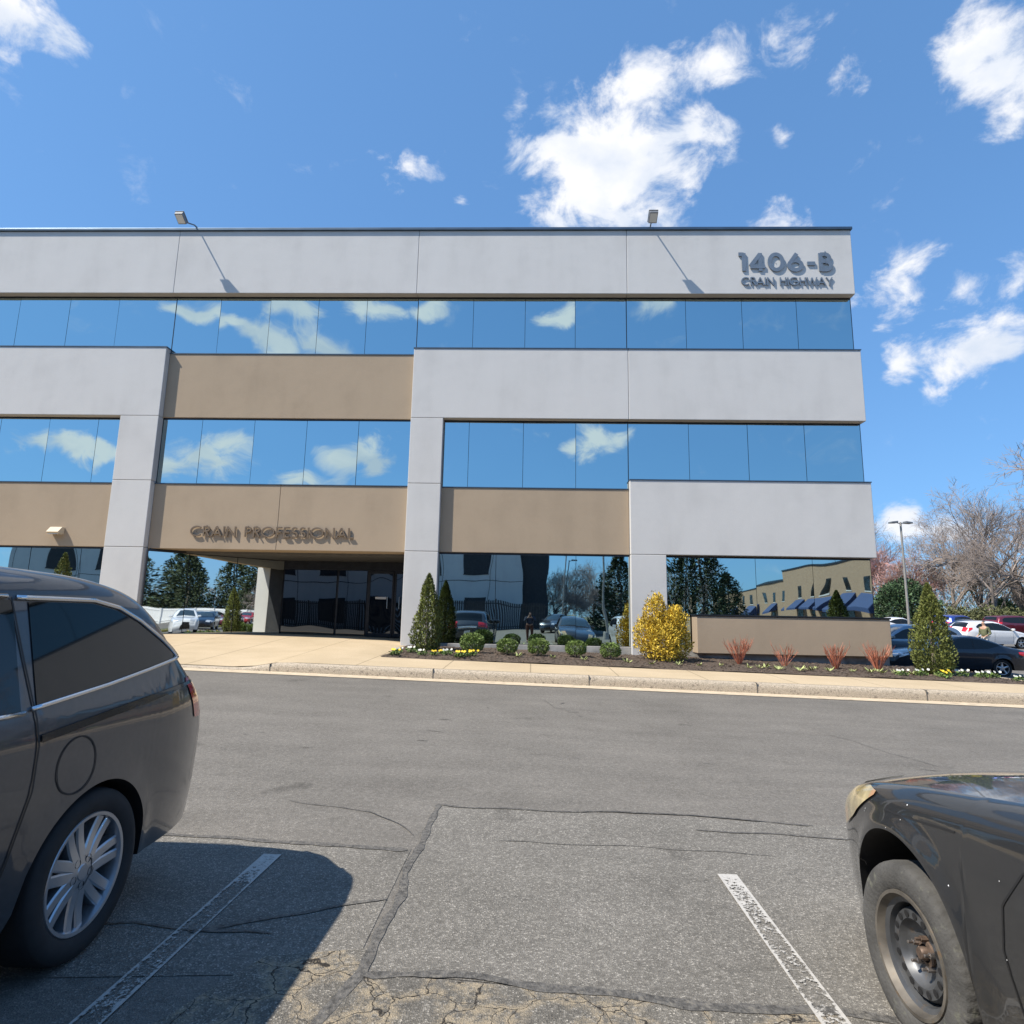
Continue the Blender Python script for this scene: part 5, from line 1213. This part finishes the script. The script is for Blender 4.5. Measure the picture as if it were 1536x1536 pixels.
# brick building with blue awnings (mirrored over the planter wall)
bk = empty('brick_building', (36, -28, G(36, -28))); tag(bk, 'two storey tan brick building with blue awnings across the lot, mirrored in the glass', 'building')
m = MB(); m.box(0, 16, -30, 0, -1, 8.4); m.build('wall', M['brick'], bk); m = MB(); m.box(3, 16, -85, -30.01, -1, 7.4); m.build('wall', M['brick'], bk)
m = MB(); m.box(-.1, 16.1, -30, .1, 8.4, 8.6); m.box(2.9, 16.1, -85, -30.1, 7.4, 7.6); m.build('roof_coping', M['frame'], bk)
for k in range(16):
    y = -3 - k * 5; xo = 0 if y > -28 else 3
    if -32 < y < -27: continue
    m = MB(); m.box(xo - .03, xo + .04, y - .7, y + .7, 4.6, 6.4); m.build('window', M['carglass'], bk)
    m = MB(); m.box(xo - .05, xo + .03, y - .82, y + .82, 4.45, 4.58); m.build('sill', M['white'], bk)
    if k % 2 == 0 or k < 4:
        m = MB(); m.box(xo - .03, xo + .04, y - 1, y + 1, .1, 2.4); m.build('door', M['carglass'], bk)
        m = MB(); m.prism([(xo - .03, 4.3), (xo - .031, 2.7), (xo - 1.7, 2.4), (xo - 1.7, 2.7)], 'y', y - 1.8, y + 1.8); m.build('awning', M['awning'], bk)
def wood_line(x0, y0, x1, y1, h, n_, seed, label):
    random.seed(seed); m = MB()
    for i in range(n_):
        t = random.random(); x, y = lerp(x0, x1, t) + random.gauss(0, 3), lerp(y0, y1, t) + random.gauss(0, 3)
        hh = h * (.62 + .55 * noise.noise(V3((t * 14 + seed, 0, 0))) + .25 * noise.noise(V3((t * 60, 4, 0)))); z = G(x, y) + random.random() ** .8 * hh
        L = random.uniform(.5, 1.4); a = random.uniform(0, 2*pi); d = V3((cos(a) * .6, sin(a) * .6, random.uniform(.3, 1))) * L; q = V3((-sin(a), cos(a), random.uniform(-.4, .4))) * .07; p = V3((x, y, z))
        m.mi = 0 if random.random() < .72 else 1
        m.add([p - q, p + q, p + d + q * .3, p + d - q * .3], [(0, 1, 2, 3)])
    tag(m.build('distant_woods', [M['twig'], M['leaf_brush']], recalc=False), label, 'woods', kind='stuff')
wood_line(20, 118, 140, 100, 13, 30000, 2, 'hazy line of bare woods far beyond the parking lot')
wood_line(140, 100, 120, -90, 10, 16000, 3, 'far line of bare woods along the right side of the lots')
wood_line(120, -110, -90, -110, 11, 26000, 4, 'far line of bare woods across the lot behind the viewpoint')
random.seed(50)

# ------------------------------------------------------------------ cars in the lots
make_car('sedan', 'c_navy', (16.0, 25.0), 86, 'black sedan with dark windows parked behind the tall right arborvitae')
make_car('suv', 'c_silver', (16.3, 28.6), 88, 'silver blue car partly hidden behind the black sedan')
make_car('hatch', 'c_white', (27.0, 38.4), -83, 'white hatchback with red rear lamp, behind the standing person')
make_car('sedan', 'c_white', (27.0, 47.5), -82, 'white car seen just past the end of the planter wall')
make_car('suv', 'c_blue', (31.9, 48.6), -60, 'bright blue car behind the arborvitae')
make_car('suv', 'c_maroon', (37.6, 50.4), -84, 'maroon sport utility vehicle behind the white hatchback')
make_car('sedan', 'c_maroon', (39.5, 46.8), -84, 'maroon sedan at the right edge behind the white hatchback')
make_car('sedan', 'c_grey', (30.0, 44.0), -70, 'dark grey sedan between the white car and the blue car')
G2 = 'cars across the lot seen in the glass'
make_car('suv', 'c_white', (5.05, 1.2), 0, 'white sport utility vehicle beside the worn black compact, seen in the glass')
make_car('sedan', 'c_silver', (7.8, -6.5), 180, 'silver sedan across the lot, seen in the glass')
make_car('hatch', 'c_grey', (2.0, -14.5), 20, 'dark grey hatchback near the slatted screen, seen in the glass')
make_car('suv', 'c_white', (16.8, 2.4), 60, 'white sport utility vehicle mirrored at the left of the entrance glass')
make_car('sedan', 'c_navy', (27, -1.5), 70, 'dark sedan mirrored in the entrance glass beside the white one')
make_car('sedan', 'c_maroon', (40, -5.5), 80, 'dark maroon sedan mirrored in the entrance glass')
make_car('hatch', 'c_red', (56, -11), 85, 'bright red hatchback mirrored in the entrance glass')
make_car('sedan', 'c_beige', (44, -11.5), 95, 'beige sedan mirrored in the entrance glass')
make_car('sedan', 'c_silver', (58, -17), 88, 'silver sedan mirrored farthest in the entrance glass')

# ------------------------------------------------------------------ people
def skin_fig(name, verts, edges, rad, mat, par, sub=2):
    me = bpy.data.meshes.new(name); me.from_pydata(verts, edges, []); me.materials.append(mat)
    o = bpy.data.objects.new(name, me); COL.objects.link(o); o.parent = par
    md = o.modifiers.new('skin', 'SKIN'); md.use_smooth_shade = True
    for v, r in zip(me.skin_vertices[0].data, rad): v.radius = (r, r * .82) if isinstance(r, float) else r
    me.skin_vertices[0].data[0].use_root = True
    s_ = o.modifiers.new('sub', 'SUBSURF'); s_.levels = sub; s_.render_levels = sub
    return o
def person(loc, rz, label, pose, jacket, trousers, hat=False):
    r = empty('person', loc, (0, 0, rz)); tag(r, label, 'person')
    # faces +y ; pose gives wrists, elbows, knees
    el, wr, kn, an = pose
    V_ = [(0,0,.96),(0,0,1.15),(0,.0,1.38),(0,.0,1.50),(0,.02,1.62),(0,.02,1.72)]
    R_ = [(.15,.11),(.14,.10),(.16,.10),(.055,.055),(.085,.095),(.075,.085)]
    E_ = [(0,1),(1,2),(2,3),(3,4),(4,5)]
    for s_ in (0, 1):
        sx = -1 if s_ == 0 else 1; b_ = len(V_)
        V_ += [(sx*.19,0,1.40), el[s_], wr[s_], tuple(V3(wr[s_]) + (V3(wr[s_]) - V3(el[s_])).normalized() * .09)]; R_ += [(.06,.055),(.042,.042),(.027,.027),(.035,.02)]; E_ += [(2,b_),(b_,b_+1),(b_+1,b_+2),(b_+2,b_+3)]
        hd = V3(V_[-1]); dd = (V3(wr[s_]) - V3(el[s_])).normalized(); sd = dd.cross(V3((0, 0, 1))).normalized() if abs(dd.z) < .9 else V3((1, 0, 0)); hb = len(V_) - 1
        for f_ in range(4): V_.append(tuple(hd + dd * (.07 + .012 * (1.5 - abs(f_ - 1.5))) + sd * (.024 * (f_ - 1.5)))); R_.append((.009,.009)); E_.append((hb, len(V_) - 1))
        V_.append(tuple(hd + dd * .01 + sd * .055 * sx)); R_.append((.011,.011)); E_.append((hb, len(V_) - 1))
        b_ = len(V_)
        V_ += [(sx*.10,0,.90), kn[s_], an[s_], (an[s_][0], an[s_][1] + .17, .04)]; R_ += [(.085,.085),(.058,.058),(.04,.04),(.04,.03)]; E_ += [(0,b_),(b_,b_+1),(b_+1,b_+2),(b_+2,b_+3)]
    V_ += [(0,.118,1.66)]; R_ += [(.014,.014)]; E_ += [(4, len(V_)-1)]
    skin_fig('body', V_, E_, R_, M['skin'], r)
    JV = [(0,0,.92),(0,0,1.16),(0,0,1.38),(0,0,1.47),(-.20,0,1.40),el[0],tuple(V3(el[0]).lerp(V3(wr[0]), .9)),(.20,0,1.40),el[1],tuple(V3(el[1]).lerp(V3(wr[1]), .9))]
    skin_fig('jacket', JV, [(0,1),(1,2),(2,3),(2,4),(4,5),(5,6),(2,7),(7,8),(8,9)], [(.19,.15),(.175,.135),(.185,.135),(.075,.075),(.075,.07),(.06,.06),(.042,.042),(.075,.07),(.06,.06),(.042,.042)], M[jacket], r)
    TV = [(0,0,1.02),(-.10,0,.90),kn[0],tuple(V3(kn[0]).lerp(V3(an[0]), .92)),(.10,0,.90),kn[1],tuple(V3(kn[1]).lerp(V3(an[1]), .92))]
    skin_fig('trousers', TV, [(0,1),(1,2),(2,3),(0,4),(4,5),(5,6)], [(.165,.125),(.10,.10),(.073,.073),(.056,.056),(.10,.10),(.073,.073),(.056,.056)], M[trousers], r)
    skin_fig('hair', [(0,-.01,1.70),(0,-.02,1.76)], [(0,1)], [(.098,.105),(.075,.085)], M['olive' if hat else 'hair'], r)
    for s_ in (0, 1):
        m = MB(); x, y, z = an[s_]; m.prism([(y - .09, .0), (y + .19, .0), (y + .19, .045), (y + .06, .10), (y - .08, .11)], 'x', x - .05, x + .05); m.build('shoe', M['black'], r, bevel=.02)
    return r
person((23.15, 33.2, G(23.15, 33.2)), 1.9, 'person in an olive jacket and pale trousers standing in the lot by the white hatchback',
       (((-.27,-.05,1.12),(.27,-.05,1.12)), ((-.22,.16,1.02),(.22,.16,1.02)), ((-.11,.02,.50),(.12,.03,.50)), ((-.13,-.03,.09),(.13,-.02,.09))), 'olive', 'palecloth')
pp = person((0, -.46, G(0, 0)), 0, 'person holding up a phone to take the photo, mirrored in the ground floor glass',
       (((-.26,.10,1.18),(.26,.10,1.18)), ((-.09,.30,1.40),(.09,.30,1.40)), ((-.11,.02,.50),(.12,.02,.50)), ((-.13,-.03,.09),(.13,-.02,.09))), 'bluecloth', 'maroon_cloth')
ph = MB(); ph.box(-.038, .038, -.045, -.037, 1.42, 1.58); po = ph.build('mobile_phone', M['trimblack'], bevel=.004); tag(po, 'black mobile phone held up in both hands by the photographer', 'phone')
